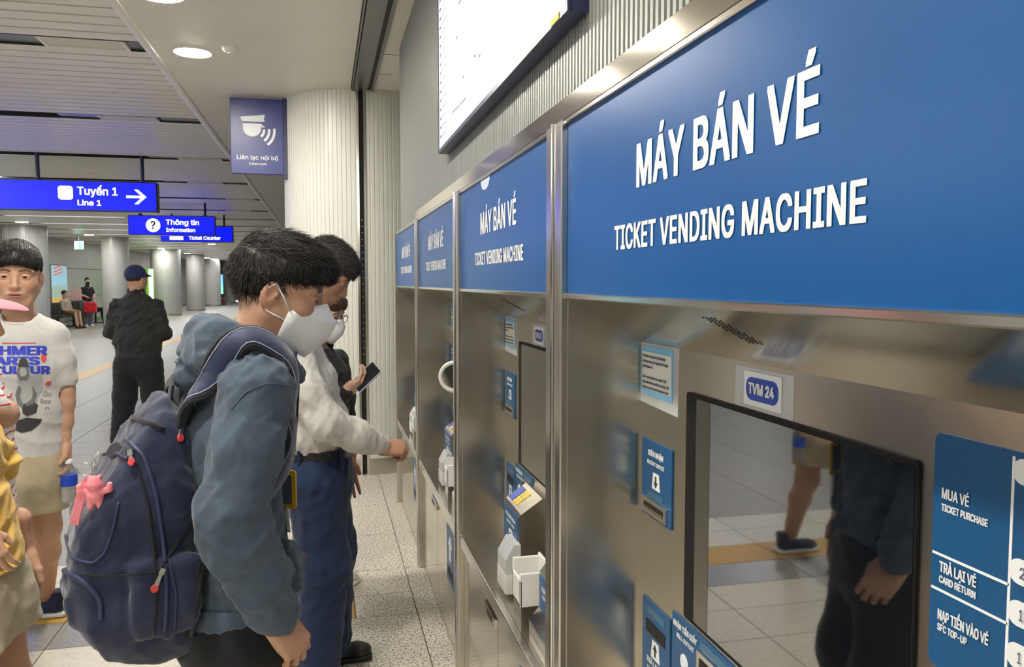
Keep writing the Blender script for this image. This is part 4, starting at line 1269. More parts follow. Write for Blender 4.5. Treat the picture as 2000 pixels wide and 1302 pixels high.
def trousers(p, hip_z, pts_r, pts_l, material, waist=(.165, .115), name='trousers', fold=6, extra=None, cut=None, h=.009, amp=.005, belt_top=None, seat=(0, -.02)):
    """pts: list of (point, radius) from hip to hem"""
    A = np.array([q for q, _ in pts_r] + [q for q, _ in pts_l])
    S = SDF(np.minimum(A.min(0) - .14, (-.24, -.22, A[:, 2].min() - .10)), np.maximum(A.max(0) + .14, (.24, .22, hip_z + .22)), h)
    S.econe((0, seat[0], hip_z), (0, seat[1] + .02, hip_z + .15), (waist[0], waist[1] + .012), (waist[0] * .93, waist[1] * .95), (1, 0, 0), .03)
    for pts in (pts_r, pts_l): S.chain(pts, .05)
    if extra: extra(S)
    S.disp(folds(fold, 42, amp, aniso=(1, 1, .7)))
    S.plane_cut((0, 0, belt_top if belt_top else hip_z + .15), (0, 0, 1))
    if cut is not None: S.plane_cut((0, 0, cut), (0, 0, -1))
    return p.part(name, S.mesh(), material)
def shoe(p, at_, yaw, material, sole, name='shoe', L=.27, high=.0):
    S = SDF((-.07, -.12, -.01), (.07, .20, .16), .005)
    S.econe((0, -.045, .045), (0, .105, .036), (.038, .036), (.044, .026), (1, 0, 0), .02); S.ell((0, .115, .032), (.043, .05, .030), .02)
    S.cone((0, -.045, .05), (0, -.055, .10 + high), .036, .036, .02); S.plane_cut((0, 0, .018), (0, 0, -1)); S.plane_cut((0, 0, .095 + high), (0, 0, 1))
    H = np.eye(4); H[:3, :3] = np.array(Matrix.Rotation(yaw, 3, 'Z')); H[:3, 3] = at_
    P, F = S.mesh(); o = p.part(name, (xform(P, H), F), material)
    S = SDF((-.07, -.12, -.01), (.07, .20, .05), .005)
    S.box((0, .035, .011), (.046, .128, .011), .010, 0); S.ell((0, .115, .012), (.048, .052, .016), .01); S.plane_cut((0, 0, .0005), (0, 0, -1)); S.plane_cut((0, 0, .024), (0, 0, 1))
    P, F = S.mesh(); p.part('sole', (xform(P, H), F), sole, o)
    return o

# ------------------------------------------------------------------ young man in the grey-blue hoodie
HOOD = cloth('hoodie_fabric', (.066, .090, .124), .9, .12, 14, .08)
BLACKP = cloth('black_trouser_fabric', (.010, .010, .012), .8, .15, 12, .1)
g = at(455, 1010, 1.80)
hm = Person(g.x, g.y, .961, .287, 'young man in a grey-blue hoodie and white mask carrying a navy backpack')
H = hm.head((.0, .116, 1.502), R(-20), R(-15), R(2), (0, .045, 1.34), TAN, gaze=(R(-4), R(-14)), width=1.0, jaw=.70)
kf_mask(hm, H)
# arm and hand
rw = np.array((.190, .050, .815))
hp = hand_np((.55, .62, .66, .70), 1.0, thumb=((.022, .018, -.012), (.040, .048, -.024), (.040, .074, -.034)), fore=.09)
hm.add_skin(*place(hp, hand_frame(rw, (-.10, .52, -.85), (.75, .45, .25), True)), TAN)
hp2 = hand_np(fore=.09)
hm.add_skin(*place(hp2, hand_frame((-.215, .035, .825), (.05, .15, -1), (-1, 0, 0), False)), TAN)
S = SDF((-.3, -.2, .05), (.3, .25, 1.42), .012)
S.eloft([((0, .01, .80), (.12, .07)), ((0, .01, 1.05), (.11, .065)), ((0, .02, 1.22), (.10, .06)), ((0, .045, 1.34), (.055, .052))], k=.03)
for sx in (-1, 1): S.chain([((sx * .09, 0, .82), .07), ((sx * .10, .03, .46), .055), ((sx * .10, -.03, .08), .04)], .04)
P, F = S.mesh(); hm.add_skin(P, F, TAN)
hm.body()
# hoodie
S = SDF((-.36, -.28, .74), (.36, .28, 1.52), .0058)
S.eloft([((0, -.010, .83), (.165, .116)), ((0, -.016, 1.0), (.165, .112)), ((0, .0, 1.18), (.180, .115)), ((0, .025, 1.29), (.160, .095)), ((0, .05, 1.35), (.085, .078))], k=.05)
for sx in (-1, 1):
    S.cone((sx * .07, .04, 1.338), (sx * .158, .025, 1.302), .056, .068, .05)
arm_r = [((.168, .025, 1.298), .073), ((.198, -.008, 1.18), .070), ((.216, -.040, 1.065), .070), ((.214, -.028, 1.00), .069), ((.203, .010, .915), .064), ((.194, .036, .855), .056), ((.191, .044, .836), .046)]
arm_l = [((-.168, .02, 1.295), .072), ((-.225, -.03, 1.05), .066), ((-.215, .03, .85), .050)]
S.chain(arm_r, .03); S.chain(arm_l, .035)
S.cone((.193, .040, .85), (.190, .052, .812), .044, .038, .005)           # ribbed cuffs
S.cone((-.216, .028, .86), (-.215, .035, .82), .044, .038, .005)
S.ell((.08, .085, .890), (.09, .050, .060), .02); S.cone((.15, .075, .96), (.05, .140, .885), .020, .016, .012); S.cone((.14, .100, .855), (.02, .145, .862), .016, .014, .01)
# hood lying round the neck and down the back
ring = [((.050, .132, 1.318), .030), ((.094, .088, 1.345), .040), ((.105, .030, 1.372), .046), ((.075, -.030, 1.400), .048), ((0, -.045, 1.405), .050), ((-.075, -.030, 1.400), .048), ((-.105, .030, 1.372), .046), ((-.094, .088, 1.345), .040), ((-.050, .132, 1.318), .030)]
S.chain(ring, .018)
S.ell((0, -.050, 1.365), (.125, .055, .060), .02); S.cone((.105, .0, 1.352), (-.02, -.085, 1.318), .030, .034, .018); S.cone((-.105, .0, 1.352), (.02, -.085, 1.318), .030, .034, .018)
S.cone((0, .045, 1.34), (0, .10, 1.50), .064, .078, .010, 's')
fa = folds(11, 40, .011, .5, (1, 1, .8), 1.5); fb = folds(5, 90, .006, .6, sharp=2.0); fc = folds(21, 70, .020, .35, (.3, .6, 1.4), 1.8)
def hood_folds(X, Y, Z):
    arm = .8 * np.exp(-(((X - .21) / .08) ** 2 + ((Y + .0) / .06) ** 2 + ((Z - 1.03) / .07) ** 2)) + 1.3 * np.exp(-(((X - .20) / .08) ** 2 + ((Z - .875) / .05) ** 2))
    hood = np.exp(-((Z - 1.37) / .05) ** 2)
    cf = 1 - np.exp(-(((X - .191) / .06) ** 2 + ((Z - .81) / .022) ** 2))
    return (fa(X, Y, Z) * .8 + fb(X, Y, Z) * .7 + fc(X, Y, Z) * (arm * .8 + hood * .6)) * cf
S.disp(hood_folds)
S.plane_cut((0, 0, .792), (0, 0, -1))
PH, FH = S.mesh()
hoodie = hm.part('hoodie', (PH, FH), HOOD)
# ribbed hem
m = MB(); n = 72; V = []
for z, k in ((.775, 1.0), (.778, 1.02), (.835, 1.02), (.840, 1.0)):
    for i in range(n):
        a = 2 * math.pi * i / n; rr = k * (1 + .008 * (i % 2)); V.append((.168 * rr * math.cos(a), -.008 + .120 * rr * math.sin(a), z))
m.add(V, [(j * n + i, j * n + (i + 1) % n, (j + 1) * n + (i + 1) % n, (j + 1) * n + i) for j in range(3) for i in range(n)])
hm.mb('hem_band', m, HOOD, hoodie, True)
wb = world_bvh(xform(xform(PH, hm.M), frame((g.x, g.y, 0), (1, 0, 0), (0, 1, 0), (0, 0, 1))), FH)
GO = Vector((g.x, g.y, 0))
pts, _ = on_line(wb, [(452, 800), (480, 765), (520, 748), (566, 752)], .001, 6)
m = MB(); m.tube([q - GO for q in smooth_line(pts)], .0016, 6); m.build('shoulder_seam', HOOD, hoodie, True)
trousers(hm, .72, [((.085, 0, .74), .105), ((.10, .03, .46), .085), ((.10, -.03, .08), .075)], [((-.085, 0, .74), .105), ((-.10, .05, .46), .085), ((-.10, .02, .08), .075)], BLACKP, (.155, .118), cut=.05)
WHITE_RUB = mat('white_rubber', (.75, .75, .73), .5)
shoe(hm, (.10, -.03, 0), -.1, cloth('white_shoe_leather', (.70, .70, .68), .5, .1), WHITE_RUB)
shoe(hm, (-.10, .02, 0), .1, MATS['white_shoe_leather'], WHITE_RUB)
# hair: short sides, longer combed-forward top
S = SDF((-.12, -.14, -.09), (.12, .14, .16), .003)
S.ell((0, -.020, .036), (.083, .102, .094), .02); S.ell((0, .025, .062), (.074, .078, .060), .03)
S.ell((0, .060, .070), (.058, .040, .030), .03); S.cone((-.03, .086, .056), (.045, .090, .048), .011, .012, .02)
S.ell((0, .090, -.018), (.10, .083, .072), .012, 's')
for sx in (-1, 1):
    S.ell((sx * .085, .042, -.035), (.03, .042, .070), .012, 's'); S.ell((sx * .085, -.010, -.020), (.03, .024, .040), .006, 's')
S.plane_cut((0, -.08, -.062), (0, -.25, -1)); S.plane_cut((0, .06, -.012), (0, .9, -1)) if False else None
S.disp(folds(3, 95, .003, .5, (1, .4, 1)))
def fl(q):
    x, y, z = q
    if z > .075: return (x * .6, .9, -.05)
    if y < -.06: return (x * .2, .05, -1.0)
    return (0, .55, -.75)
hair_obj(hm, H, S, fl, 6000, .050, .014, .0010, 4, .34, mask=lambda P: P[:, 2] > -.065, len_fn=lambda q: 1.25 if q[2] > .05 else .55)
# ------------------------------------------------------------------ the navy backpack
NAVY = cloth('navy_pack_fabric', (.015, .021, .054), .7, .18, 30, .12, sheen=.3, bdist=.006)
NAVY_L = cloth('navy_pack_panel', (.022, .031, .078), .6, .12, 40, .10, sheen=.3, bdist=.004)
BLK_WEB = cloth('black_webbing', (.012, .012, .016), .75, .2, 120, .1, bdist=.003)
NAVY_PIPE = mat('navy_piping', (.026, .034, .090), .5)
RED_TIP = mat('red_rubber_tip', (.60, .05, .06), .45)
CHROME = mat('zip_metal', (.70, .69, .66), .22, 1.0)
PINK = mat('pink_rubber', (.85, .25, .30), .45, sub=.1)
pk = empty('backpack', GO, 'navy school backpack with red zip pulls worn by the young man', 'backpack')
MW = frame((g.x, g.y, 0), hm.M[:3, 0], hm.M[:3, 1], hm.M[:3, 2])       # figure axes -> world
def pkpart(name, S, material, parent=None):
    P, F = S.mesh(); W = xform(P, MW)
    o = np_mesh(name, W - np.array(GO), F, material, parent or pk)
    return o, W, F
S = SDF((-.22, -.42, .62), (.22, .0, 1.34), .006)
S.box((0, -.190, .930), (.152, .100, .215), .065, .03)
S.box((0, -.170, 1.120), (.135, .080, .120), .065, .07)
S.ell((0, -.165, 1.215), (.105, .062, .060), .05)
S.box((0, -.275, .905), (.135, .052, .180), .045, .035)            # front compartment
S.box((0, -.255, 1.075), (.112, .050, .095), .045, .035)           # upper front pocket
S.box((0, -.318, .830), (.105, .022, .085), .020, .012)            # lower pouch
for sx in (-1, 1): S.box((sx * .155, -.160, .860), (.020, .068, .115), .018, .012)   # side pockets
S.box((0, -.165, 1.262), (.060, .040, .020), .018, .03)
S.soft_cut((0, -.263, 1.130), (0, -.11, .073), .03)
S.soft_cut((0, -.335, .835), (0, -.13, -.125), .05)
for sx in (-1, 1): S.soft_cut((sx * .16, -.15, .80), (sx * .14, 0, -.11), .05)
f1 = folds(31, 34, .008, .6, (1, 1, .6), 1.4); f2 = folds(32, 80, .003, .6, sharp=1.6)
S.disp(lambda X, Y, Z: f1(X, Y, Z) + f2(X, Y, Z))
body, PW, PF_ = pkpart('pack_body', S, NAVY)
pb = world_bvh(PW, PF_)
def piping(name, pts, r, material, parent, off=.0015, n=7, it=3):
    q, nn = on_line(pb, pts, off, n)
    if len(q) < 2: return None
    m = MB(); m.tube([v - GO for v in smooth_line(q, it)], r, 6); return m.build(name, material, parent, True)
# zips and piping traced over the bag
piping('main_zip', [(372, 800), (390, 870), (398, 960), (396, 1060), (390, 1150), (372, 1240)], .0045, BLK_WEB, pk)
piping('front_zip', [(246, 858), (282, 890), (304, 960), (318, 1050), (326, 1150), (322, 1230)], .0050, NAVY_PIPE, pk)
piping('front_zip', [(238, 866), (268, 905), (288, 980), (300, 1060), (306, 1160), (300, 1240)], .0035, BLK_WEB, pk)
piping('piping', [(135, 1010), (128, 1060), (145, 1090), (180, 1100), (205, 1080), (222, 1030), (232, 980)], .0032, NAVY_PIPE, pk)
piping('piping', [(122, 1112), (150, 1125), (180, 1148), (196, 1170), (198, 1210)], .0055, NAVY_PIPE, pk)
piping('piping', [(200, 888), (225, 884), (250, 896)], .004, NAVY_PIPE, pk)
piping('pocket_zip', [(372, 1020), (352, 1050), (330, 1085), (312, 1112)], .0042, BLK_WEB, pk)
piping('top_zip', [(250, 812), (285, 824), (318, 838)], .0065, BLK_WEB, pk)
piping('seam', [(130, 1120), (190, 1124), (250, 1122), (300, 1118)], .0022, BLK_WEB, pk)
piping('seam', [(330, 1090), (345, 1160), (340, 1240)], .0025, NAVY_PIPE, pk)
# dark mouth of the open upper pocket
q, nn = hit(pb, 226, 880, .001)
if q:
    m = MB(); t1 = nn.cross(Vector((0, 0, 1))).normalized(); t2 = t1.cross(nn).normalized()
    if t2.z < 0: t2 = -t2
    ring_ = [q - GO + nn * .004 + t1 * .024 * math.cos(R(a)) * (1.0) + t2 * .017 * math.sin(R(a)) for a in range(0, 360, 20)]
    m.add(ring_ + [v - nn * .02 for v in ring_], [list(range(18)), list(range(35, 17, -1))] + [(i, (i + 1) % 18, (i + 1) % 18 + 18, i + 18) for i in range(18)])
    m.build('pocket_mouth', BLK_WEB, pk)
# top grab handle
Mf = Matrix(MW.tolist()); fw = lambda l: Mf @ Vector(l) - GO
m = MB(); m.strip([fw(q_) for q_ in ((-.04, -.13, 1.265), (-.035, -.125, 1.295), (0, -.12, 1.310), (.035, -.125, 1.295), (.04, -.13, 1.265))], Mf.to_3x3() @ Vector((0, -1, .3)), .028, .006)
m.build('grab_handle', BLK_WEB, pk)
# shoulder straps, lying on the hoodie
def strap(sx):
    path = [(sx * .085, -.105, 1.225), (sx * .098, -.10, 1.275), (sx * .120, -.05, 1.36), (sx * .138, .02, 1.42), (sx * .145, .11, 1.40), (sx * .142, .17, 1.30), (sx * .138, .165, 1.22), (sx * .140, .11, 1.14), (sx * .15, .02, 1.08)]
    loc = []; nr = []
    bl = BVHTree.FromPolygons([Vector(p) for p in PH.tolist()], FH.tolist())
    fine = []
    for a, b in zip(path, path[1:]):
        for k in range(5): fine.append(Vector(a).lerp(Vector(b), k / 5))
    fine.append(Vector(path[-1]))
    for v in fine:
        c = Vector((sx * .11, .02, 1.2 if v.z > 1.2 else v.z))
        d = (c - v).normalized()
        h_, n_, _, _ = bl.ray_cast(v, d)
        if h_ is None or (h_ - v).length > .16: h_, n_, _, _ = bl.find_nearest(v)
        if v.y < -.09: h_ = v; n_ = Vector((0, -.4, 1))
        loc.append(h_ + n_ * .006); nr.append(n_)
    loc = smooth_line(loc, 4); nr = smooth_line(nr, 4)
    W3 = Mf.to_3x3()
    m = MB(); m.strip([fw(l) for l in loc], [W3 @ n_ for n_ in nr], .068, .014); o = m.build('shoulder_strap', BLK_WEB, pk, True, angle=50)
    m = MB(); m.strip([fw(l + n_.normalized() * .006) for l, n_ in zip(loc, nr)], [W3 @ n_ for n_ in nr], .050, .008); m.build('strap_panel', NAVY_L, o, True, angle=50)
    m = MB()
    for s_ in (-1, 1):
        off = []
        for i, (l, n_) in enumerate(zip(loc, nr)):
            t = (loc[min(i + 1, len(loc) - 1)] - loc[max(i - 1, 0)]).normalized(); sd = t.cross(n_.normalized())
            off.append(fw(l + n_.normalized() * .0102 + sd * .022 * s_))
        m.tube(off, .0009, 5)
    m.build('strap_stitching', mat('pale_thread', (.5, .5, .6), .7), o)
strap(1); strap(-1)
# zip pulls: metal tongue with a red heart-holed tip
def pull(u0, v0, u1, v1, L=.040):
    a, na = hit(pb, u0, v0, .006)
    if a is None: return
    b, nb_ = hit(pb, u1, v1, .008)
    d = ((b - a) if b is not None else Vector((0, 0, -1))).normalized(); n_ = na
    e_ = MB(); e_.strip([a - GO, a + d * .012 - GO], n_, .012, .007); o = e_.build('zip_pull', CHROME, pk)
    e_ = MB(); e_.strip([a + d * .010 - GO, a + d * (L - .010) - GO], n_, [.007, .011], .004); e_.build('pull_tongue', CHROME, o)
    e_ = MB(); e_.strip([a + d * (L - .012) - GO, a + d * (L - .004) - GO, a + d * (L + .002) - GO], n_, [.011, .016, .006], .006); e_.build('pull_tip', RED_TIP, o)
pull(352, 822, 347, 870, .048); pull(352, 795, 340, 812, .02); pull(258, 880, 262, 900, .030); pull(196, 888, 198, 905, .030); pull(318, 1108, 304, 1142, .046)
q, nn = hit(pb, 375, 780, .006)
# ------------------------------------------------------------------ pink charm on its ring and strap
q, nn = hit(pb, 197, 966, .014)
if q is None: q, nn = hit(pb, 200, 968, .020)
ch = empty('bag_charm', q, 'pink rubber charm with wrist strap clipped to the backpack', 'charm')
n2 = (CAMP - q) + Vector((-.35, 0, 0)); n2.z = 0; n2.normalize(); rr_ = Vector((0, 0, 1)).cross(n2)          # right of the toy as seen
CM = frame((0, 0, 0), rr_, n2, (0, 0, 1))
S = SDF((-.045, -.03, -.05), (.045, .03, .045), .0018)
S.ell((0, 0, -.008), (.017, .014, .016), .006); S.ell((0, .002, .016), (.017, .015, .0125), .005); S.ell((-.001, .001, .026), (.012, .012, .009), .005)
for sx in (-1, 1):
    S.ell((sx * .010, 0, .032), (.0045, .004, .005), .003); S.chain([((sx * .014, 0, .0), .007), ((sx * .027, .001, .004), .0068), ((sx * .029, .002, .014), .0062)], .004)
    S.cone((sx * .0085, 0, -.018), (sx * .0095, .001, -.030), .0075, .0068, .004)
P, F = S.mesh(); np_mesh('toy', xform(P * .92, CM), F, PINK, ch)
def cw(l): return Vector(xform(np.array([l]), CM)[0])
m = MB(); m.strip([cw((-.010, -.002, .026)), cw((-.020, .0, .010)), cw((-.028, .0, -.020)), cw((-.036, -.002, -.050)), cw((-.038, -.004, -.062))], Vector(n2), .017, .004); m.build('wrist_strap', PINK, ch)
m = MB(); m.tube([cw((-.016 + .013 * math.cos(R(a)), .002, .046 + .012 * math.sin(R(a)))) for a in range(0, 360, 20)], .0012, 6, closed=True); m.build('split_ring', CHROME, ch, True)
m = MB()
for i in range(4): m.tube([cw((.0 + .0035 * math.cos(R(a)) * (1 if i % 2 else .3), .002 + .003 * math.cos(R(a)) * (0 if i % 2 else 1), .036 + i * .007 + .0048 * math.sin(R(a)))) for a in range(0, 360, 30)], .0009, 5, closed=True)
m.build('chain', CHROME, ch, True)
m = MB(); m.tube([cw((.0, .002, .062)), cw((.004, .002, .070)), cw((.010, .0, .078)), cw((.012, -.002, .070)), cw((.006, 0, .062))], .0018, 6); m.build('clasp', CHROME, ch, True)
# ------------------------------------------------------------------ man in the white shirt
WSH = cloth('white_shirt_fabric', (.60, .585, .55), .85, .10, 16, .03)
NVP = cloth('navy_trouser_fabric', (.015, .029, .080), .8, .10, 14, .06)
BLK_L = mat('black_leather', (.012, .012, .013), .35)
wm = Person(-.029, 3.10, 1.0, .012, 'man in a white shirt and navy trousers reaching to the machine')
H = wm.head((0, .040, 1.560), R(-8), R(-36), 0, (0, -.055, 1.36), TAN_D, gaze=(0, R(-16)))
wm.add_skin(*place(hand_np((1.05, 1.15, 1.2, 1.25), 1.0, thumb=((.022, .018, -.012), (.040, .052, -.026), (.022, .078, -.040)), fore=.09), hand_frame((.135, .222, .912), (-.10, .97, -.12), (.55, .10, .85), True)), TAN_D)
wm.add_skin(*place(hand_np(fore=.09), hand_frame((-.22, .10, .80), (0, .2, -1), (-1, 0, 0))), TAN_D)
S = SDF((-.3, -.2, .05), (.3, .25, 1.42), .012)
S.eloft([((0, 0, .85), (.12, .07)), ((0, 0, 1.1), (.11, .065)), ((0, -.07, 1.25), (.10, .055)), ((0, -.062, 1.36), (.055, .052))], k=.03)
for sx in (-1, 1): S.chain([((sx * .09, 0, .86), .07), ((sx * .10, .02, .46), .055), ((sx * .10, -.02, .08), .04)], .04)
P, F = S.mesh(); wm.add_skin(P, F, TAN_D); wm.body()
S = SDF((-.34, -.24, .84), (.34, .34, 1.46), .007)
S.eloft([((0, -.006, .905), (.160, .128)), ((0, -.016, .97), (.172, .132)), ((0, -.048, 1.14), (.185, .114)), ((0, -.078, 1.27), (.160, .088)), ((0, -.062, 1.36), (.075, .070))], k=.05)
for sx in (-1, 1): S.cone((sx * .07, -.065, 1.345), (sx * .160, -.082, 1.295), .05, .066, .04)
S.chain([((.170, -.085, 1.285), .072), ((.212, -.040, 1.14), .067), ((.228, .030, 1.025), .064), ((.190, .135, .965), .058), ((.150, .200, .925), .050)], .03)
S.cone((.152, .196, .926), (.136, .222, .912), .048, .042, .005)
S.chain([((-.170, -.085, 1.285), .070), ((-.225, .02, 1.05), .062), ((-.22, .095, .82), .046)], .03)
S.cone((0, -.055, 1.34), (0, -.015, 1.46), .058, .062, .008, 's')
S.chain([((.06, -.045, 1.372), .018), ((.03, -.115, 1.395), .018), ((-.03, -.115, 1.395), .018), ((-.06, -.045, 1.372), .018), ((-.02, .01, 1.345), .014)], .008)
fa = folds(41, 46, .008, .5, (1, 1, 1), 1.5); fb = folds(42, 90, .0035, .5, sharp=1.6)
S.disp(lambda X, Y, Z: fa(X, Y, Z) * (1 - .7 * np.exp(-((Y - .21) / .03) ** 2)) + fb(X, Y, Z))
S.plane_cut((0, 0, .893), (0, 0, -1))
wm.part('shirt', S.mesh(), WSH)
trousers(wm, .76, [((.085, -.01, .78), .112), ((.095, .015, .46), .092), ((.10, -.015, .06), .082)], [((-.085, .01, .78), .108), ((-.095, .045, .46), .090), ((-.10, .035, .06), .080)], NVP, (.158, .122), fold=9, cut=.035, belt_top=.905, amp=.0075)
m = MB(); n = 48; V = []
for z, k in ((.872, 1.0), (.872, 1.03), (.906, 1.03), (.906, 1.0)):
    for i in range(n): a = 2 * math.pi * i / n; V.append((.161 * k * math.cos(a), .0 + .133 * k * math.sin(a), z))
m.add(V, [(j * n + i, j * n + (i + 1) % n, ((j + 1) % 4) * n + (i + 1) % n, ((j + 1) % 4) * n + i) for j in range(4) for i in range(n)])
wm.mb('belt', m, BLK_L, None, True, 40)
m = MB()
for a in (-30, 35, 100, 150): m.box(.168 * math.cos(R(a)) - .006, .168 * math.cos(R(a)) + .006, .139 * math.sin(R(a)) - .006, .139 * math.sin(R(a)) + .006, .862, .912)
wm.mb('belt_loop', m, NVP).__setitem__('kind', 'stuff')
m = MB(); m.tube([(.150, -.062, .845), (.105, -.108, .842), (.07, -.122, .840)], .0025, 6); wm.mb('pocket_welt', m, NVP, None, True)
m = MB(); m.tube([(.166, .055, .87), (.168, .020, .80), (.172, -.005, .74)], .0025, 6); wm.mb('pocket_seam', m, NVP, None, True)
shoe(wm, (.10, -.015, 0), -.08, BLK_L, BLK_L, 'loafer'); shoe(wm, (-.10, .035, 0), .08, BLK_L, BLK_L, 'loafer')
S = SDF((-.12, -.14, -.09), (.12, .14, .16), .0032)
S.ell((0, -.018, .036), (.081, .100, .092), .02); S.ell((0, .030, .058), (.070, .070, .056), .03); S.ell((0, .062, .062), (.058, .035, .026), .02)
S.ell((0, .090, -.035), (.10, .085, .072), .012, 's')
for sx in (-1, 1): S.ell((sx * .085, .030, -.045), (.03, .045, .070), .012, 's'); S.ell((sx * .085, -.010, -.020), (.03, .024, .036), .006, 's')
S.plane_cut((0, -.08, -.055), (0, -.25, -1)); S.disp(folds(8, 110, .003, .5))
def fl2(q):
    x, y, z = q
    return (x * .8, .6, .15) if z > .07 else ((x * .2, .05, -1) if y < -.05 else (0, .4, -.8))
hair_obj(wm, H, S, fl2, 2600, .035, .012, .0013, 5, .5, mask=lambda P: P[:, 2] > -.06, material=mat('greying_hair', (.030, .027, .025), .45, var=.5, vscale=160))

# ------------------------------------------------------------------ yellow card holder on the young man's lanyard
c0 = Vector(xform(np.array([(-.045, .128, 1.030)]), MW)[0])
cd = empty('card_holder', c0, 'yellow card holder hanging on a dark cord in front of the young man', 'card holder')
YEL = mat('yellow_plastic', (.80, .50, .03), .4); WEBC = mat('dark_cord', (.02, .022, .03), .7)
r3 = np.array(hm.M[:3, 0]); f3 = np.array(hm.M[:3, 1])
ax = nrm(np.array(CR) * .9 + r3 * .3); ax[2] = 0; ax = nrm(ax)
plate('card_frame', rrect(.062, .092, .008), (0, 0, 0), ax, (0, 0, 1), .005, YEL, cd)
plate('card_window', rrect(.042, .070, .004), np.array((0, 0, 0)) + np.cross(ax, (0, 0, 1)) * .0052, ax, (0, 0, 1), .001, mat('card_print', (.12, .13, .18), .4), cd)
m = MB(); nk = Vector(xform(np.array([(.02, .150, 1.32)]), MW)[0]) - c0
m.tube([(0, 0, .045), nk * .3 + Vector((.012, -.008, 0)), nk * .6 + Vector((.008, -.006, 0)), nk], .0028, 6); m.build('cord', WEBC, cd, True)
m = MB(); m.strip([(0, 0, -.045), (.002, -.002, -.075), (.004, -.002, -.105)], tuple(np.cross(ax, (0, 0, 1))), .018, .004); m.build('hanging_tab', WHITE_PLASTIC, cd)
m = MB(); m.tube([(-.004, -.003, -.04), (-.002, -.004, -.09), (.003, -.004, -.13)], .004, 6); m.build('key_clip', BLK_L, cd, True)

# ------------------------------------------------------------------ woman with the phone, half hidden behind him
JKT = cloth('black_jacket_fabric', (.016, .016, .018), .75, .15, 14, .1)
BROWN_H = mat('brown_hair', (.060, .028, .016), .4, var=.35, vscale=80)
wo = Person(-.03, 4.02, .80, -.60, 'woman with long brown hair, glasses and white mask holding a phone')
H = wo.head((0, .035, 1.375), R(8), R(-16), R(0), (0, -.01, 1.20), FAIR, brow=.5, gaze=(0, R(-14)), female=True, neck_r=.045)
kf_mask(wo, H, 1.0, pointed=False)
m = MB()
for sx in (-1, 1):
    m.tube([Matrix(H.tolist()) @ Vector((sx * .034 + .023 * math.cos(R(a)), .104, -.004 + .020 * math.sin(R(a)))) for a in range(0, 360, 20)], .0018, 6, closed=True)
    m.tube([Matrix(H.tolist()) @ Vector(q) for q in ((sx * .057, .102, .002), (sx * .078, .05, .004), (sx * .082, -.01, .004))], .0016, 6)
m.tube([Matrix(H.tolist()) @ Vector(q) for q in ((-.011, .105, -.002), (0, .108, .002), (.011, .105, -.002))], .0016, 6)
wo.mb('glasses', m, mat('dark_glasses_frame', (.02, .02, .022), .3), None, True).__setitem__('kind', 'stuff')
# arm that holds the phone forward
wr = np.array((-.02, .155, .985))
hp = hand_np((.55, .6, .65, .7), 1.0, thumb=((.022, .018, -.010), (.040, .050, -.006), (.030, .078, -.004)), fore=.08)
wo.add_skin(*place(hp, hand_frame(wr, (-.25, .75, .60), (.35, .55, -.75), True)), FAIR)
wo.add_skin(*place(hand_np(fore=.08), hand_frame((-.2, .03, .72), (0, .1, -1), (-1, 0, 0))), FAIR)
S = SDF((-.25, -.2, .05), (.25, .25, 1.26), .012)
S.eloft([((0, 0, .75), (.13, .09)), ((0, 0, 1.0), (.12, .08)), ((0, 0, 1.13), (.12, .07)), ((0, -.01, 1.2), (.05, .05))], k=.05)
for sx in (-1, 1): S.chain([((sx * .08, 0, .75), .07), ((sx * .085, .0, .40), .05), ((sx * .085, -.02, .08), .036)], .04)
P, F = S.mesh(); wo.add_skin(P, F, FAIR); wo.body()
S = SDF((-.30, -.22, .62), (.30, .28, 1.28), .008)
S.eloft([((0, 0, .70), (.17, .125)), ((0, 0, .9), (.165, .12)), ((0, 0, 1.08), (.165, .11)), ((0, -.005, 1.17), (.10, .08))], k=.05)
S.chain([((.150, 0, 1.12), .065), ((.190, .0, .95), .058), ((.08, .105, .95), .050), ((-.01, .15, .98), .040)], .03)
S.chain([((-.150, 0, 1.12), .065), ((-.2, .0, .92), .058), ((-.2, .03, .74), .045)], .03)
S.cone((0, 0, 1.15), (0, .02, 1.3), .05, .055, .01, 's')
S.disp(folds(51, 50, .010, .5, sharp=1.5)); S.plane_cut((0, 0, .66), (0, 0, -1))
wo.part('jacket', S.mesh(), JKT)
trousers(wo, .66, [((.075, 0, .68), .095), ((.085, .0, .40), .080), ((.085, -.02, .06), .075)], [((-.075, 0, .68), .095), ((-.085, .0, .40), .080), ((-.085, -.02, .06), .075)], BLACKP, (.14, .11), cut=.04)
PALE_SHOE = cloth('pale_shoe_fabric', (.62, .60, .56), .6, .1)
shoe(wo, (.085, -.02, 0), -.1, PALE_SHOE, WHITE_RUB); shoe(wo, (-.085, -.02, 0), .1, PALE_SHOE, WHITE_RUB)
S = SDF((-.14, -.17, -.42), (.14, .15, .16), .004)
S.ell((0, -.020, .034), (.084, .104, .096), .02); S.ell((0, .040, .060), (.070, .066, .050), .03)
S.eloft([((0, -.055, .0), (.084, .060)), ((0, -.075, -.12), (.090, .045)), ((0, -.080, -.36), (.075, .030))], k=.03)
for sx in (-1, 1): S.chain([((sx * .074, .035, .03), .018), ((sx * .082, .030, -.10), .020), ((sx * .085, .025, -.25), .022), ((sx * .075, .02, -.37), .014)], .03)
S.ell((0, .095, -.045), (.070, .095, .088), .012, 's'); S.disp(folds(9, 90, .004, .5, (1, 1, .2)))
hair_obj(wo, H, S, lambda q: (q[0] * 2, .1 if q[2] > .06 else 0, -1), 1800, .12, .004, .0018, 6, .12, material=BROWN_H)
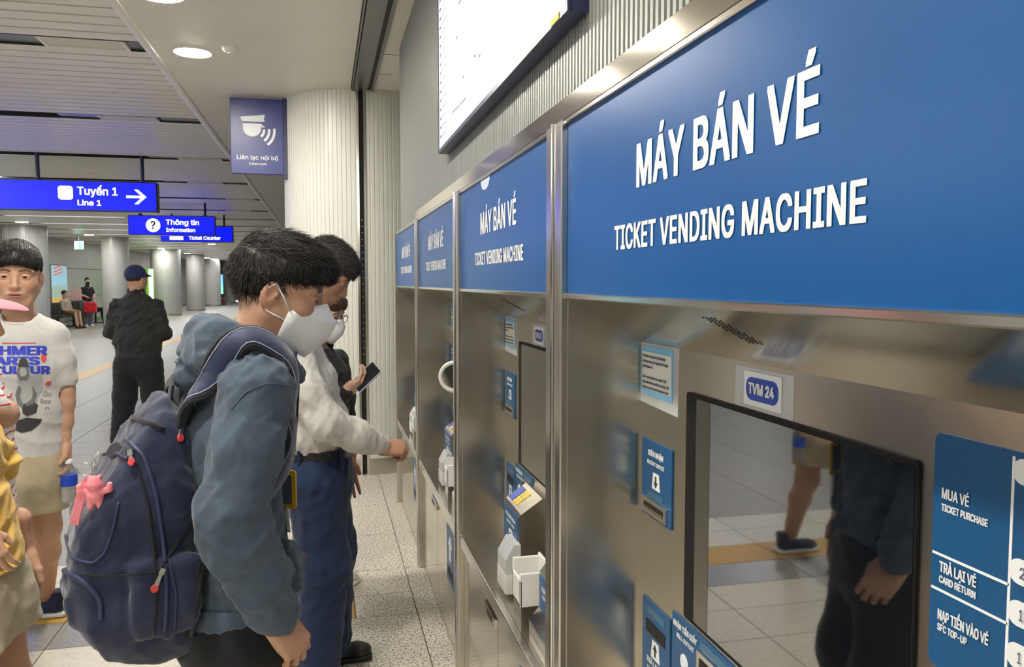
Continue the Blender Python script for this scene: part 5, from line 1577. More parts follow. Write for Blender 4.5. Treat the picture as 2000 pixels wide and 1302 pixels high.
# the phone
ph_c = wr + np.array((-.035, .085, .075)); pc = Vector(xform(np.array([ph_c]), frame((-.03, 4.02, 0), wo.M[:3, 0], wo.M[:3, 1], wo.M[:3, 2]))[0])
ph = empty('mobile_phone', pc, 'pale lilac phone held in the hand of the woman', 'phone')
a_up = nrm((.62, -.12, .62)); a_r = nrm(np.cross(a_up, (-.55, -.80, .25)))
a_n = np.cross(a_r, a_up)
plate('phone_case', rrect(.074, .152, .010), tuple(-a_n * .004), tuple(a_r), tuple(a_up), .009, mat('lilac_case', (.62, .60, .80), .35), ph)
plate('phone_screen', rrect(.068, .146, .008), tuple(a_n * .005), tuple(a_r), tuple(a_up), .0012, mat('phone_glass', (.012, .012, .016), .08), ph)

# ------------------------------------------------------------------ man in the dark jacket seen from behind
gd = Person(-1.68, 7.97, .20, .98, 'man in a black jacket and navy cap standing with his back to us')
H = gd.head((0, .01, 1.55), R(-16), R(-6), 0, (0, -.015, 1.40), TAN, brow=0, eyes=False, h=.0045)
S = SDF((-.3, -.2, .05), (.3, .25, 1.46), .014)
S.eloft([((0, 0, .85), (.15, .10)), ((0, 0, 1.2), (.16, .09)), ((0, 0, 1.34), (.12, .08)), ((0, -.01, 1.40), (.06, .055))], k=.05)
for sx in (-1, 1): S.chain([((sx * .10, 0, .86), .08), ((sx * .13, .0, .46), .055), ((sx * .15, -.02, .08), .04)], .04)
P, F = S.mesh(); gd.add_skin(P, F, TAN)
for sx in (-1, 1): gd.add_skin(*place(hand_np((.6, .6, .6, .6), fore=.07, h=.004), hand_frame((sx * .06, .20, 1.06), (-sx, .15, 0), (0, 1, .2), sx > 0)), TAN)
gd.body()
GJ = cloth('dark_jacket_fabric', (.022, .022, .023), .7, .2, 8, .1)
S = SDF((-.38, -.25, .80), (.38, .30, 1.48), .009)
S.eloft([((0, 0, .90), (.205, .14)), ((0, .0, 1.0), (.215, .145)), ((0, 0, 1.2), (.205, .13)), ((0, -.005, 1.32), (.155, .10)), ((0, -.01, 1.43), (.078, .075))], k=.05)
for sx in (-1, 1): S.chain([((sx * .175, -.005, 1.30), .074), ((sx * .235, -.01, 1.06), .066), ((sx * .20, .13, 1.04), .060), ((sx * .08, .20, 1.06), .05)], .03)
S.cone((0, -.01, 1.38), (0, 0, 1.5), .058, .064, .01, 's')
fa = folds(61, 30, .016, .5, sharp=1.5); fb = folds(62, 70, .006, .5, sharp=1.6)
S.disp(lambda X, Y, Z: fa(X, Y, Z) + fb(X, Y, Z)); S.plane_cut((0, 0, .855), (0, 0, -1)); jk = gd.part('jacket', S.mesh(), GJ)
m = MB(); n = 48; V = []
for z, k in ((.835, .93), (.835, .97), (.89, .97), (.89, .93)):
    for i in range(n): a = 2 * math.pi * i / n; V.append((.208 * k * math.cos(a), .14 * k * math.sin(a), z))
m.add(V, [(j * n + i, j * n + (i + 1) % n, ((j + 1) % 4) * n + (i + 1) % n, ((j + 1) % 4) * n + i) for j in range(4) for i in range(n)])
gd.mb('hem_band', m, GJ, jk, True, 40)
trousers(gd, .74, [((.10, -.01, .76), .125), ((.125, .01, .46), .100), ((.150, -.02, .06), .088)], [((-.10, -.01, .76), .125), ((-.14, .01, .46), .100), ((-.18, -.02, .06), .088)], cloth('black_work_trousers', (.013, .013, .014), .8, .15, 10), (.18, .13), fold=14, cut=.03, h=.011, amp=.008)
shoe(gd, (.15, -.02, 0), -.2, BLK_L, BLK_L); shoe(gd, (-.18, -.02, 0), .2, BLK_L, BLK_L)
CAPN = cloth('navy_cap_fabric', (.018, .028, .10), .8, .1)
def cap_np(H, brim=True, h=.004):
    S = SDF((-.13, -.15, -.02), (.13, .21, .16), h)
    S.ell((0, -.016, .034), (.088, .108, .098), .01); S.plane_cut((0, 0, .012), (0, .12, -1))
    P, F = S.mesh()
    S2 = SDF((-.13, .0, -.03), (.13, .21, .09), h)
    S2.ell((0, .085, .030), (.080, .085, .030), .0); S2.ell((0, .080, .014), (.11, .12, .030), .002, 's'); S2.plane_cut((0, .055, 0), (0, -1, 0))
    return (xform(P, H), F), tuple([xform(S2.mesh()[0], H), S2.mesh()[1]])
c1, c2 = cap_np(H); cp = gd.part('cap', c1, CAPN); gd.part('cap_brim', c2, CAPN, cp)
S = SDF((-.12, -.14, -.09), (.12, .10, .06), .005)
S.ell((0, -.018, .030), (.080, .100, .092), .0); S.plane_cut((0, 0, .02), (0, .1, 1)); S.plane_cut((0, .0, 0), (0, 1, .2)); S.plane_cut((0, -.08, -.05), (0, -.2, -1))
for sx in (-1, 1): S.ell((sx * .085, -.012, -.015), (.03, .026, .04), .006, 's')
gd.part('hair', tuple([xform(S.mesh()[0], H), S.mesh()[1]]), HAIR)
# ------------------------------------------------------------------ boy in the printed white t-shirt
TEE = cloth('white_tee_fabric', (.54, .53, .52), .9, .08, 14, .03)
KHAKI = cloth('khaki_short_fabric', (.46, .385, .26), .9, .12, 16, .06)
BOYSK = (.52, .30, .20)
bo = Person(-1.18, 3.54, .30, -.95, 'boy in a printed white t-shirt and khaki shorts holding a water bottle')
BW = frame((-1.18, 3.54, 0), bo.M[:3, 0], bo.M[:3, 1], bo.M[:3, 2])
H = bo.head((.005, .02, 1.548), R(-2), R(-4), R(-2), (0, -.025, 1.36), BOYSK, brow=.95, gaze=(R(-6), R(-2)), scale=1.07, mouth_open=.0010, lips=(.42, .15, .13), neck_r=.050)
fp = [((0, -.03, -.002), .024), ((0, -.10, -.002), .033), ((0, -.21, -.002), .038), ((0, -.24, .0), .040)]
wr = np.array((-.140, .020, .862))
bo.add_skin(*place(hand_np((.75, .8, .85, .9), 1.0, thumb=((.022, .018, -.012), (.040, .048, -.026), (.034, .074, -.044)), fore_pts=[((0, -.03, -.002), .024), ((.0, -.09, .002), .031), ((0, -.17, .004), .036), ((.0, -.22, .004), .036), ((.002, -.31, .002), .038)], h=.0032), hand_frame(wr, (.02, .05, -1), (-.85, -.5, 0))), BOYSK)
bo.add_skin(*place(hand_np(fore=.09, h=.004, fore_pts=[((0, -.03, -.002), .024), ((0, -.2, 0), .037), ((0, -.47, 0), .046)]), hand_frame((.175, .02, .86), (0, .1, -1), (1, 0, 0), True)), BOYSK)
S = SDF((-.3, -.6, .03), (.3, .25, 1.42), .012)
S.eloft([((0, 0, .82), (.11, .07)), ((0, 0, 1.05), (.10, .065)), ((0, 0, 1.24), (.09, .055)), ((0, -.02, 1.36), (.054, .050))], k=.03)
legL = [((-.062, -.02, .80), .075), ((-.062, -.09, .50), .058), ((-.06, -.22, .36), .055), ((-.05, -.42, .10), .038)]
legR = [((.07, .0, .80), .075), ((.078, .06, .47), .058), ((.085, .05, .34), .056), ((.085, .0, .09), .038)]
S.chain(legL, .03); S.chain(legR, .03)
P, F = S.mesh(); bo.add_skin(P, F, BOYSK); bo.body()
S = SDF((-.32, -.22, .76), (.32, .22, 1.45), .007)
S.eloft([((0, 0, .83), (.150, .112)), ((0, 0, 1.0), (.142, .104)), ((0, .0, 1.18), (.148, .108)), ((0, -.008, 1.29), (.130, .085)), ((0, -.02, 1.36), (.068, .066))], k=.05)
for sx in (-1, 1):
    S.cone((sx * .055, -.015, 1.345), (sx * .112, -.005, 1.305), .045, .056, .04)
    S.chain([((sx * .112, -.003, 1.30), .058), ((sx * .134, .002, 1.21), .057), ((sx * .142, .004, 1.125), .058)], .03)
    S.soft_cut((sx * .17, 0, 1.105), (sx * .25, 0, -1), .004) if False else None
    S.cone((sx * .141, .004, 1.112), (sx * .142, .004, 1.05), .043, .050, .006, 's')
S.cone((0, -.01, 1.34), (0, .005, 1.46), .056, .062, .008, 's')
fa = folds(71, 40, .009, .5, sharp=1.4); fb = folds(72, 85, .004, .5, sharp=1.5)
S.disp(lambda X, Y, Z: fa(X, Y, Z) * (.5 + .8 * (Z < 1.0)) + fb(X, Y, Z) * .6); S.plane_cut((0, 0, .805), (0, 0, -1))
PT, FT = S.mesh(); tee = bo.part('t_shirt', (PT, FT), TEE)
m = MB(); pc_ = [(.062 * math.cos(R(a)), -.008 + .062 * math.sin(R(a)), 1.372 - .016 * math.sin(R(a))) for a in range(0, 360, 12)]
m.tube(pc_, .008, 8, closed=True); bo.mb('collar', m, TEE, tee, True)
tb = world_bvh(xform(PT, BW), FT); BO = Vector((-1.18, 3.54, 0))
def cast_tri(tb_, polys, name, material, parent, org, off=.002, cell=3.0):
    """a flat print (outline in photo pixels) laid onto the cloth: cut into small cells that follow the surface"""
    bm = bmesh.new()
    for pl in polys:
        bm.faces.new([bm.verts.new((x, y, 0)) for x, y in pl])
    bmesh.ops.triangulate(bm, faces=bm.faces[:])
    for _ in range(5):
        le = [e_ for e_ in bm.edges if e_.calc_length() > cell * 2]
        if not le: break
        bmesh.ops.subdivide_edges(bm, edges=le, cuts=1)
        bmesh.ops.triangulate(bm, faces=[f for f in bm.faces if len(f.verts) > 3])
    dead = []
    for v in bm.verts:
        q_, n_ = hit(tb_, v.co.x, v.co.y, off)
        if q_ is None: dead.append(v); v.co = Vector((0, 0, 0))
        else: v.co = q_ - org
    bmesh.ops.delete(bm, geom=dead, context='VERTS')
    me = bpy.data.meshes.new(name); bm.to_mesh(me); bm.free(); me.shade_smooth(); me.materials.append(material)
    return link(bpy.data.objects.new(name, me), parent)
def cast_text(tb_, s, u0, v0, w, h_, material, parent, org, bold=.03, skew=0.0):
    co, fs = bold_text(s, bold); x0, x1 = co[:, 0].min(), co[:, 0].max()
    V = []; ok = True
    for c in co:
        u = u0 + (c[0] - x0) / (x1 - x0) * w; v = v0 - c[1] / cap_h(s) * h_ + skew * (u - u0)
        q_, n_ = hit(tb_, u, v, .0022)
        if q_ is None: q_, n_ = hit(tb_, min(u, 90), v, .0022)
        V.append((q_ - org) if q_ is not None else (V[-1] if V else Vector((0, 0, 0))))
    return mesh_obj('print_lettering', V, fs, material, parent)
PBLUE = mat('print_blue', (.03, .05, .50), .7); PRED = mat('print_red', (.65, .06, .06), .7)
PG1 = mat('print_grey_light', (.38, .38, .38), .8); PG2 = mat('print_grey_mid', (.16, .16, .16), .8); PG3 = mat('print_grey_dark', (.04, .04, .042), .8)
cast_text(tb, 'KHMER', -22, 693, 114, 17, PBLUE, tee, BO, .05)
cast_text(tb, 'ARTS', -12, 712, 90, 15, PBLUE, tee, BO, .05)
cast_text(tb, 'CULTUR', -16, 729, 114, 14, PBLUE, tee, BO, .05)
cast_tri(tb, [[(4, 669), (70, 669), (70, 670.5), (4, 670.5)]], 'print_rule', PRED, tee, BO)
cast_tri(tb, [[(80, 694), (84, 690), (90, 694), (90, 703), (85, 709), (80, 702)]], 'print_mark', PRED, tee, BO)
def ellp(cx, cy, rx, ry, n=20, rot=0): return [(cx + rx * math.cos(2 * math.pi * k / n) * math.cos(rot) - ry * math.sin(2 * math.pi * k / n) * math.sin(rot), cy + rx * math.cos(2 * math.pi * k / n) * math.sin(rot) + ry * math.sin(2 * math.pi * k / n) * math.cos(rot)) for k in range(n)]
cast_tri(tb, [ellp(66, 742, 17, 38)], 'print_statue', PG1, tee, BO, .0018)
cast_tri(tb, [[(35, 716), (38, 703), (45, 698), (53, 703), (57, 716)]], 'print_statue', PG3, tee, BO, .0034)
cast_tri(tb, [[(36, 752), (30, 770), (34, 790), (44, 796), (46, 790), (39, 776), (42, 758)], [(62, 752), (72, 768), (68, 786), (50, 794), (50, 788), (62, 778), (64, 766)]], 'print_statue', PG2, tee, BO, .0032)
cast_tri(tb, [[(34, 718), (45, 712), (57, 718), (58, 734), (52, 743), (39, 743), (33, 732)]], 'print_statue', PG2, tee, BO, .0024)
cast_tri(tb, [[(34, 742), (60, 740), (73, 760), (74, 782), (62, 792), (42, 794), (34, 776), (38, 756)]], 'print_statue', PG1, tee, BO, .0024)
cast_tri(tb, [[(42, 790), (62, 784), (74, 790), (70, 806), (52, 812), (44, 806)], [(10, 833), (30, 822), (52, 815), (82, 818), (78, 826), (62, 840), (42, 845), (26, 838)]], 'print_statue', PG3, tee, BO, .0026)
cast_tri(tb, [ellp(45, 726, 7, 9)], 'print_statue', PG1, tee, BO, .0030)
cast_tri(tb, [ellp(94, 748, 6, 4, 16, -.3)], 'print_mark', PRED, tee, BO)
cast_text(tb, 'Go', 84, 774, 16, 10, PG2, tee, BO, .0); cast_text(tb, 'Raw', 79, 788, 20, 9, PG2, tee, BO, .0); cast_text(tb, 'n', 88, 800, 8, 7, PG2, tee, BO, .0)
trousers(bo, .74, [((.068, .0, .78), .098), ((.075, .045, .56), .090)], [((-.064, -.01, .78), .098), ((-.066, -.05, .56), .086)], KHAKI, (.130, .104), 'shorts', fold=17, cut=.585, amp=.006)
SNK = cloth('navy_sneaker_fabric', (.02, .025, .07), .7, .15); SOCK = cloth('dark_sock_fabric', (.02, .02, .03), .9, .1)
shoe(bo, (.085, .0, 0), .05, SNK, WHITE_RUB, 'sneaker', high=.02); shoe(bo, (-.05, -.42, 0), -1.9, SNK, WHITE_RUB, 'sneaker', high=.02)
S = SDF((-.12, -.14, -.09), (.12, .14, .16), .003)
S.ell((0, -.020, .038), (.083, .102, .094), .02); S.ell((0, .030, .060), (.074, .076, .058), .03); S.cone((-.045, .082, .054), (.045, .082, .054), .014, .014, .02)
S.ell((0, .095, -.022), (.085, .085, .066), .008, 's')
for sx in (-1, 1): S.ell((sx * .085, .040, -.030), (.03, .045, .058), .012, 's'); S.ell((sx * .085, -.010, -.020), (.03, .024, .036), .006, 's')
S.plane_cut((0, -.08, -.058), (0, -.25, -1)); S.disp(folds(13, 95, .002, .5, (1, .4, 1)))
hair_obj(bo, H, S, lambda q: (q[0] * .5, .9, -.15) if q[2] > .07 else ((q[0] * .2, .05, -1) if q[1] < -.05 else (0, .5, -.85)), 2800, .036, .003, .0012, 14, .18, mask=lambda P: P[:, 2] > -.06)
# water bottle in his hand
bt = np.array((-.150, .060, .628)); bw = Vector(xform(np.array([bt]), BW)[0])
be = empty('water_bottle', bw, 'clear water bottle with a blue label held by the boy', 'bottle')
PET = mat('clear_bottle_plastic', (.90, .93, .95), .08, trans=.85, spec=.5, alpha=.55)
m = MB(); m.lathe([(.024, 0), (.030, .006), (.031, .03), (.029, .036), (.031, .042), (.031, .115), (.027, .132), (.016, .152), (.0125, .160), (.0125, .168)], (0, 0, 0), 24); m.build('bottle_shell', PET, be, True)
m = MB(); m.lathe([(.0314, .070), (.0318, .072), (.0318, .112), (.0314, .114)], (0, 0, 0), 24); m.build('bottle_label', mat('bottle_label_blue', (.01, .06, .50), .4), be, True, angle=40)
m = MB(); m.lathe([(.0285, .004), (.0285, .060), (.0, .0605)][:2], (0, 0, 0), 24); m.build('water', mat('water', (.92, .95, .97), .05, trans=.9, alpha=.5), be, True, angle=40)
m = MB(); m.lathe([(.0145, .160), (.0145, .174), (.013, .176)], (0, 0, 0), 20); m.build('bottle_cap', mat('bottle_cap_white', (.78, .80, .82), .4), be, True, angle=40)

# ------------------------------------------------------------------ person in the pink cap at the left edge
PINKC = cloth('pink_cap_fabric', (.62, .22, .27), .85, .08, 30, .03)
def stripe_mat():
    m = mat('striped_tee_fabric', (.74, .72, .70), .9)
    nt = m.node_tree; N = nt.nodes; L = nt.links; b = N['Principled BSDF']
    tc = N.new('ShaderNodeTexCoord'); sp = N.new('ShaderNodeSeparateXYZ'); L.new(tc.outputs['Object'], sp.inputs[0])
    ma = N.new('ShaderNodeMath'); ma.operation = 'FRACT'; mu = N.new('ShaderNodeMath'); mu.operation = 'MULTIPLY'; mu.inputs[1].default_value = 38.0
    L.new(sp.outputs['Z'], mu.inputs[0]); L.new(mu.outputs[0], ma.inputs[0])
    rp = N.new('ShaderNodeValToRGB'); rp.color_ramp.interpolation = 'CONSTANT'
    rp.color_ramp.elements[0].color = (.62, .06, .07, 1); rp.color_ramp.elements[1].position = .20; rp.color_ramp.elements[1].color = (.74, .71, .69, 1)
    L.new(ma.outputs[0], rp.inputs[0]); L.new(rp.outputs[0], b.inputs['Base Color'])
    return m
c1 = Person(-.99, 2.584, 1.0, .10, 'person in a pink cap and red striped white t-shirt at the left edge')
H = c1.head((0, -.02, 1.428), 0, R(-10), 0, (0, -.05, 1.26), BOYSK, gaze=(0, 0), h=.0035)
S = SDF((-.3, -.2, .03), (.3, .25, 1.30), .012)
S.eloft([((0, -.02, .75), (.13, .09)), ((0, -.02, 1.0), (.12, .085)), ((0, -.02, 1.17), (.13, .08)), ((0, -.045, 1.26), (.055, .052))], k=.05)
for sx in (-1, 1): S.chain([((sx * .08, -.02, .76), .08), ((sx * .085, -.0, .42), .055), ((sx * .085, -.03, .09), .038)], .04)
S.chain([((.145, -.01, 1.225), .048), ((.165, .085, 1.165), .042), ((.13, .105, 1.155), .038), ((.02, .06, 1.14), .030)], .02)
P, F = S.mesh(); c1.add_skin(P, F, BOYSK)
c1.add_skin(*place(hand_np((.5, .5, .5, .5), fore=.06, h=.004), hand_frame((.02, .06, 1.14), (-1, -.2, 0), (0, 1, .2), True)), BOYSK)
c1.add_skin(*place(hand_np(fore=.09, h=.004, fore_pts=[((0, -.03, -.002), .024), ((0, -.2, 0), .036), ((0, -.42, 0), .044)]), hand_frame((-.2, 0, .74), (0, .1, -1), (-1, 0, 0))), BOYSK)
c1.body()
S = SDF((-.32, -.22, .72), (.32, .24, 1.36), .008)
S.eloft([((0, -.02, .78), (.165, .12)), ((0, -.02, 1.0), (.155, .11)), ((0, -.02, 1.16), (.155, .105)), ((0, -.045, 1.27), (.07, .065))], k=.05)
S.chain([((.130, -.015, 1.215), .062), ((.150, .045, 1.19), .062), ((.160, .070, 1.175), .060)], .03); S.chain([((-.130, -.015, 1.215), .062), ((-.19, -.0, 1.06), .06)], .03)
S.cone((0, -.03, 1.25), (0, -.01, 1.36), .054, .06, .008, 's'); S.disp(folds(81, 50, .008, .5, sharp=1.4)); S.plane_cut((0, 0, .76), (0, 0, -1))
c1.part('striped_t_shirt', S.mesh(), stripe_mat())
trousers(c1, .68, [((.08, -.02, .70), .10), ((.085, -.01, .42), .085)], [((-.08, -.02, .70), .10), ((-.085, -.01, .42), .085)], cloth('dark_short_fabric', (.03, .03, .04), .9), (.15, .11), 'shorts', cut=.44)
shoe(c1, (.085, -.03, 0), 0, PALE_SHOE, WHITE_RUB); shoe(c1, (-.085, -.03, 0), 0, PALE_SHOE, WHITE_RUB)
q1, q2 = cap_np(H); cp = c1.part('cap', q1, PINKC); c1.part('cap_brim', q2, PINKC, cp)
S = SDF((-.12, -.14, -.12), (.12, .10, .06), .005)
S.ell((0, -.020, .026), (.082, .102, .096), .0); S.plane_cut((0, 0, .025), (0, .1, 1)); S.plane_cut((0, .0, 0), (0, 1, .2)); S.plane_cut((0, -.08, -.06), (0, -.2, -1))
for sx in (-1, 1): S.ell((sx * .085, -.012, -.015), (.03, .026, .04), .006, 's')
c1.part('hair', tuple([xform(S.mesh()[0], H), S.mesh()[1]]), HAIR)

# ------------------------------------------------------------------ child in the yellow shirt, nearest at the left edge
YSH = cloth('yellow_shirt_fabric', (.72, .44, .10), .9, .12, 16, .08)
c2 = Person(-.862, 2.18, 1.0, -.12, 'child in a yellow shirt and khaki shorts at the lower left edge')
H = c2.head((0, -.06, 1.36), R(10), R(-8), 0, (0, -.05, 1.20), BOYSK, gaze=(0, 0), h=.004)
c2.add_skin(*place(hand_np((.45, .5, .55, .6), fore_pts=[((0, -.03, -.002), .022), ((0, -.18, .0), .032), ((0, -.30, .0), .036)], h=.003, scale=.78), hand_frame((.145, .105, .950), (0, .45, -.9), (.95, .25, .1), True)), BOYSK)
c2.add_skin(*place(hand_np(fore=.09, h=.004), hand_frame((-.16, .05, .80), (0, .1, -1), (-1, 0, 0))), BOYSK)
S = SDF((-.3, -.2, .03), (.3, .25, 1.24), .012)
S.eloft([((0, -.02, .76), (.12, .08)), ((0, -.03, 1.0), (.11, .08)), ((0, -.03, 1.12), (.11, .07)), ((0, -.05, 1.20), (.05, .05))], k=.05)
for sx in (-1, 1): S.chain([((sx * .075, .0, .74), .078), ((sx * .085, .03, .48), .060), ((sx * .085, .0, .36), .052), ((sx * .085, -.03, .09), .036)], .03)
P, F = S.mesh(); c2.add_skin(P, F, BOYSK); c2.body()
S = SDF((-.28, -.20, .76), (.28, .22, 1.28), .007)
S.eloft([((0, .0, .82), (.150, .118)), ((0, -.02, .95), (.140, .100)), ((0, -.03, 1.10), (.135, .090)), ((0, -.05, 1.20), (.065, .06))], k=.05)
S.chain([((.120, -.035, 1.15), .055), ((.150, .02, 1.06), .052)], .03); S.chain([((-.120, -.035, 1.15), .055), ((-.16, .0, 1.04), .052)], .03)
S.cone((0, -.045, 1.19), (0, -.03, 1.30), .05, .056, .008, 's'); S.disp(folds(91, 46, .012, .5, sharp=1.4)); S.plane_cut((0, 0, .79), (0, .25, -1))
ysh = c2.part('shirt', S.mesh(), YSH)
trousers(c2, .70, [((.080, .0, .74), .104), ((.090, .03, .60), .098)], [((-.080, .0, .74), .104), ((-.090, .03, .60), .098)], KHAKI, (.140, .108), 'shorts', fold=19, cut=.64, amp=.007)
shoe(c2, (.085, -.03, 0), 0, SNK, WHITE_RUB); shoe(c2, (-.085, -.03, 0), 0, SNK, WHITE_RUB)
S = SDF((-.12, -.14, -.09), (.12, .14, .16), .005)
S.ell((0, -.018, .036), (.083, .102, .094), .02); S.ell((0, .03, .06), (.072, .07, .055), .03); S.ell((0, .09, -.035), (.10, .085, .072), .012, 's'); S.plane_cut((0, -.08, -.06), (0, -.25, -1))
hair_obj(c2, H, S, lambda q: (q[0], .5, -.4), 600, .04, .005, .002, 15)

# ================================================================== FAR CONCOURSE
def bench(x, y, rz, label):
    e = empty('waiting_bench', (x, y, 0), label, 'bench', 'waiting benches', rz)
    bs = mat('bench_black', (.03, .03, .032), .45); bc = STEEL_TRIM
    for i in range(4):
        S = MB(); S.bbox(-1.1 + i * .56, -.58 + i * .56, -.22, .22, .42, .46, .015, 2); S.build('seat', bs, e)
        S = MB(); S.bbox(-1.1 + i * .56, -.58 + i * .56, -.27, -.22, .46, .85, .015, 2); S.build('backrest', bs, e)
    m = MB(); m.bbox(-1.12, 1.12, -.03, .03, .36, .42, .005, 1); m.build('beam', DARK_METAL, e)
    for sx in (-.85, .85): m = MB(); m.box(sx - .03, sx + .03, -.03, .03, 0, .37); m.box(sx - .03, sx + .03, -.26, .26, 0, .03); m.build('leg', DARK_METAL, e)
bench(-8.35, 29.2, -math.pi / 2, 'black waiting bench under the colourful wall poster')
bench(-8.35, 31.9, -math.pi / 2, 'black waiting bench left of the second far column')
bench(-8.1, 47.5, -math.pi / 2, 'far black waiting bench beside the dark grey column')
def sitter(x, y, fx, fy, label, top, bot, skin, mask=False, shoes=True):
    p = Person(x, y, fx, fy, label)
    H = p.head((0, .0, 1.13), 0, R(-10), 0, (0, -.02, .98), skin, eyes=False, h=.006)
    if mask: kf_mask(p, H, loops=False, pointed=False).data.materials[0] = mat('black_mask', (.02, .02, .02), .8)
    S = SDF((-.3, -.25, 0), (.3, .75, 1.05), .016)
    S.eloft([((0, 0, .55), (.12, .09)), ((0, 0, .9), (.12, .08)), ((0, -.02, .98), (.05, .05))], k=.04)
    for sx in (-1, 1):
        S.chain([((sx * .09, .02, .54), .07), ((sx * .10, .42, .52), .052), ((sx * .10, .50, .08), .038)], .03); S.chain([((sx * .17, 0, .86), .042), ((sx * .2, .06, .62), .036), ((sx * .08, .28, .58), .03), ((sx * .05, .34, .58), .03)], .02)
    P, F = S.mesh(); p.add_skin(P, F, skin); p.body()
    S = SDF((-.3, -.25, .4), (.3, .3, 1.06), .014)
    S.eloft([((0, 0, .52), (.16, .13)), ((0, 0, .85), (.17, .11)), ((0, -.015, .97), (.07, .065))], k=.04)
    for sx in (-1, 1): S.chain([((sx * .16, 0, .87), .06), ((sx * .2, .05, .66), .055)], .03)
    S.disp(folds(33, 40, .01)); p.part('top', S.mesh(), top)
    S = SDF((-.3, -.2, .05), (.3, .7, .66), .014)
    S.econe((0, -.02, .50), (0, .05, .56), (.16, .12), (.15, .12), (1, 0, 0), .03)
    for sx in (-1, 1): S.chain([((sx * .09, .02, .54), .09), ((sx * .10, .40, .53), .075)] + ([((sx * .10, .47, .12), .065)] if bot[1] else []), .03)
    p.part('trousers', S.mesh(), bot[0])
    for sx in (-1, 1): shoe(p, (sx * .10, .50, 0), 0, BLK_L, BLK_L)
    S = SDF((-.12, -.14, -.09), (.12, .14, .16), .008); S.ell((0, -.018, .036), (.085, .104, .096), .02); S.ell((0, .09, -.035), (.10, .085, .072), .012, 's'); S.plane_cut((0, -.08, -.06), (0, -.25, -1))
    p.part('hair', tuple([xform(S.mesh()[0], H), S.mesh()[1]]), HAIR)
sitter(-8.33, 29.1, .92, -.35, 'person in brown shorts sitting on the bench below the poster', cloth('beige_top', (.30, .26, .21), .9), (cloth('brown_shorts', (.20, .12, .06), .9), False), TAN)
sitter(-8.33, 32.0, .95, .05, 'person in a pale top sitting on the bench beside the second far column', cloth('pale_top', (.42, .40, .38), .9), (cloth('dark_trousers', (.02, .02, .025), .9), True), TAN, True)
def stander(x, y, fx, fy, label, top, bot, skin):
    p = Person(x, y, fx, fy, label)
    H = p.head((0, .02, 1.56), 0, R(-12), 0, (0, -.01, 1.39), skin, eyes=False, h=.006)
    kf_mask(p, H, loops=False, pointed=False).data.materials[0] = mat('black_mask', (.02, .02, .02), .8)
    S = SDF((-.35, -.25, 0), (.35, .45, 1.46), .016)
    S.eloft([((0, 0, .85), (.12, .09)), ((0, 0, 1.3), (.13, .08)), ((0, -.01, 1.39), (.05, .05))], k=.04)
    for sx in (-1, 1): S.chain([((sx * .09, 0, .86), .07), ((sx * .09, 0, .46), .052), ((sx * .09, -.02, .08), .038)], .03); S.chain([((sx * .16, 0, 1.3), .045), ((sx * .2, .05, 1.08), .038), ((sx * .1, .28, 1.0), .032)], .02)
    P, F = S.mesh(); p.add_skin(P, F, skin); p.body()
    S = SDF((-.35, -.25, .8), (.35, .35, 1.48), .014); S.eloft([((0, 0, .92), (.16, .12)), ((0, 0, 1.26), (.17, .10)), ((0, -.01, 1.39), (.07, .065))], k=.04)
    for sx in (-1, 1): S.chain([((sx * .155, 0, 1.3), .058), ((sx * .19, .03, 1.14), .055)], .03)
    S.disp(folds(35, 40, .01)); S.plane_cut((0, 0, .86), (0, 0, -1)); p.part('top', S.mesh(), top)
    trousers(p, .74, [((.09, 0, .76), .10), ((.09, 0, .06), .075)], [((-.09, 0, .76), .10), ((-.09, 0, .06), .075)], bot, (.15, .11), cut=.04, h=.015)
    for sx in (-1, 1): shoe(p, (sx * .09, -.02, 0), 0, WHITE_RUB, WHITE_RUB)
    S = SDF((-.12, -.14, -.09), (.12, .14, .16), .008); S.ell((0, -.018, .036), (.085, .104, .096), .02); S.ell((0, .09, -.035), (.10, .085, .072), .012, 's'); S.plane_cut((0, -.08, -.06), (0, -.25, -1))
    p.part('hair', tuple([xform(S.mesh()[0], H), S.mesh()[1]]), HAIR)
    return p
stander(-8.0, 30.45, .6, -.8, 'person in a black top and black mask standing by the bench', cloth('black_top', (.02, .02, .022), .9), cloth('grey_trousers', (.12, .13, .15), .9), FAIR)
# shoulder bags of the standing person
def bag(x, y, z, w, h_, d, col, label, nm):
    e = empty(nm, (x, y, z), label, 'bag'); c = cloth(nm + '_fabric', col, .8, .1)
    S = SDF((-w, -d, -.05), (w, d, h_ + .25), .012); S.box((0, 0, h_ / 2), (w / 2, d / 2, h_ / 2), min(d / 2, .05) * .9, 0); S.disp(folds(3, 30, .012)); P, F = S.mesh(); np_mesh('bag_body', P, F, c, e)
    m = MB(); m.tube([(-w * .3, 0, h_ * .95), (-w * .2, 0, h_ + .12), (0, 0, h_ + .16), (w * .2, 0, h_ + .12), (w * .3, 0, h_ * .95)], .012, 6); m.build('bag_handle', c, e, True)
bag(-7.85, 30.18, .47, .40, .36, .16, (.60, .02, .03), 'bright red bag beside the standing person', 'red_bag')
bag(-8.30, 30.28, .87, .34, .42, .16, (.62, .38, .34), 'pale pink backpack carried by the standing person', 'pink_backpack')
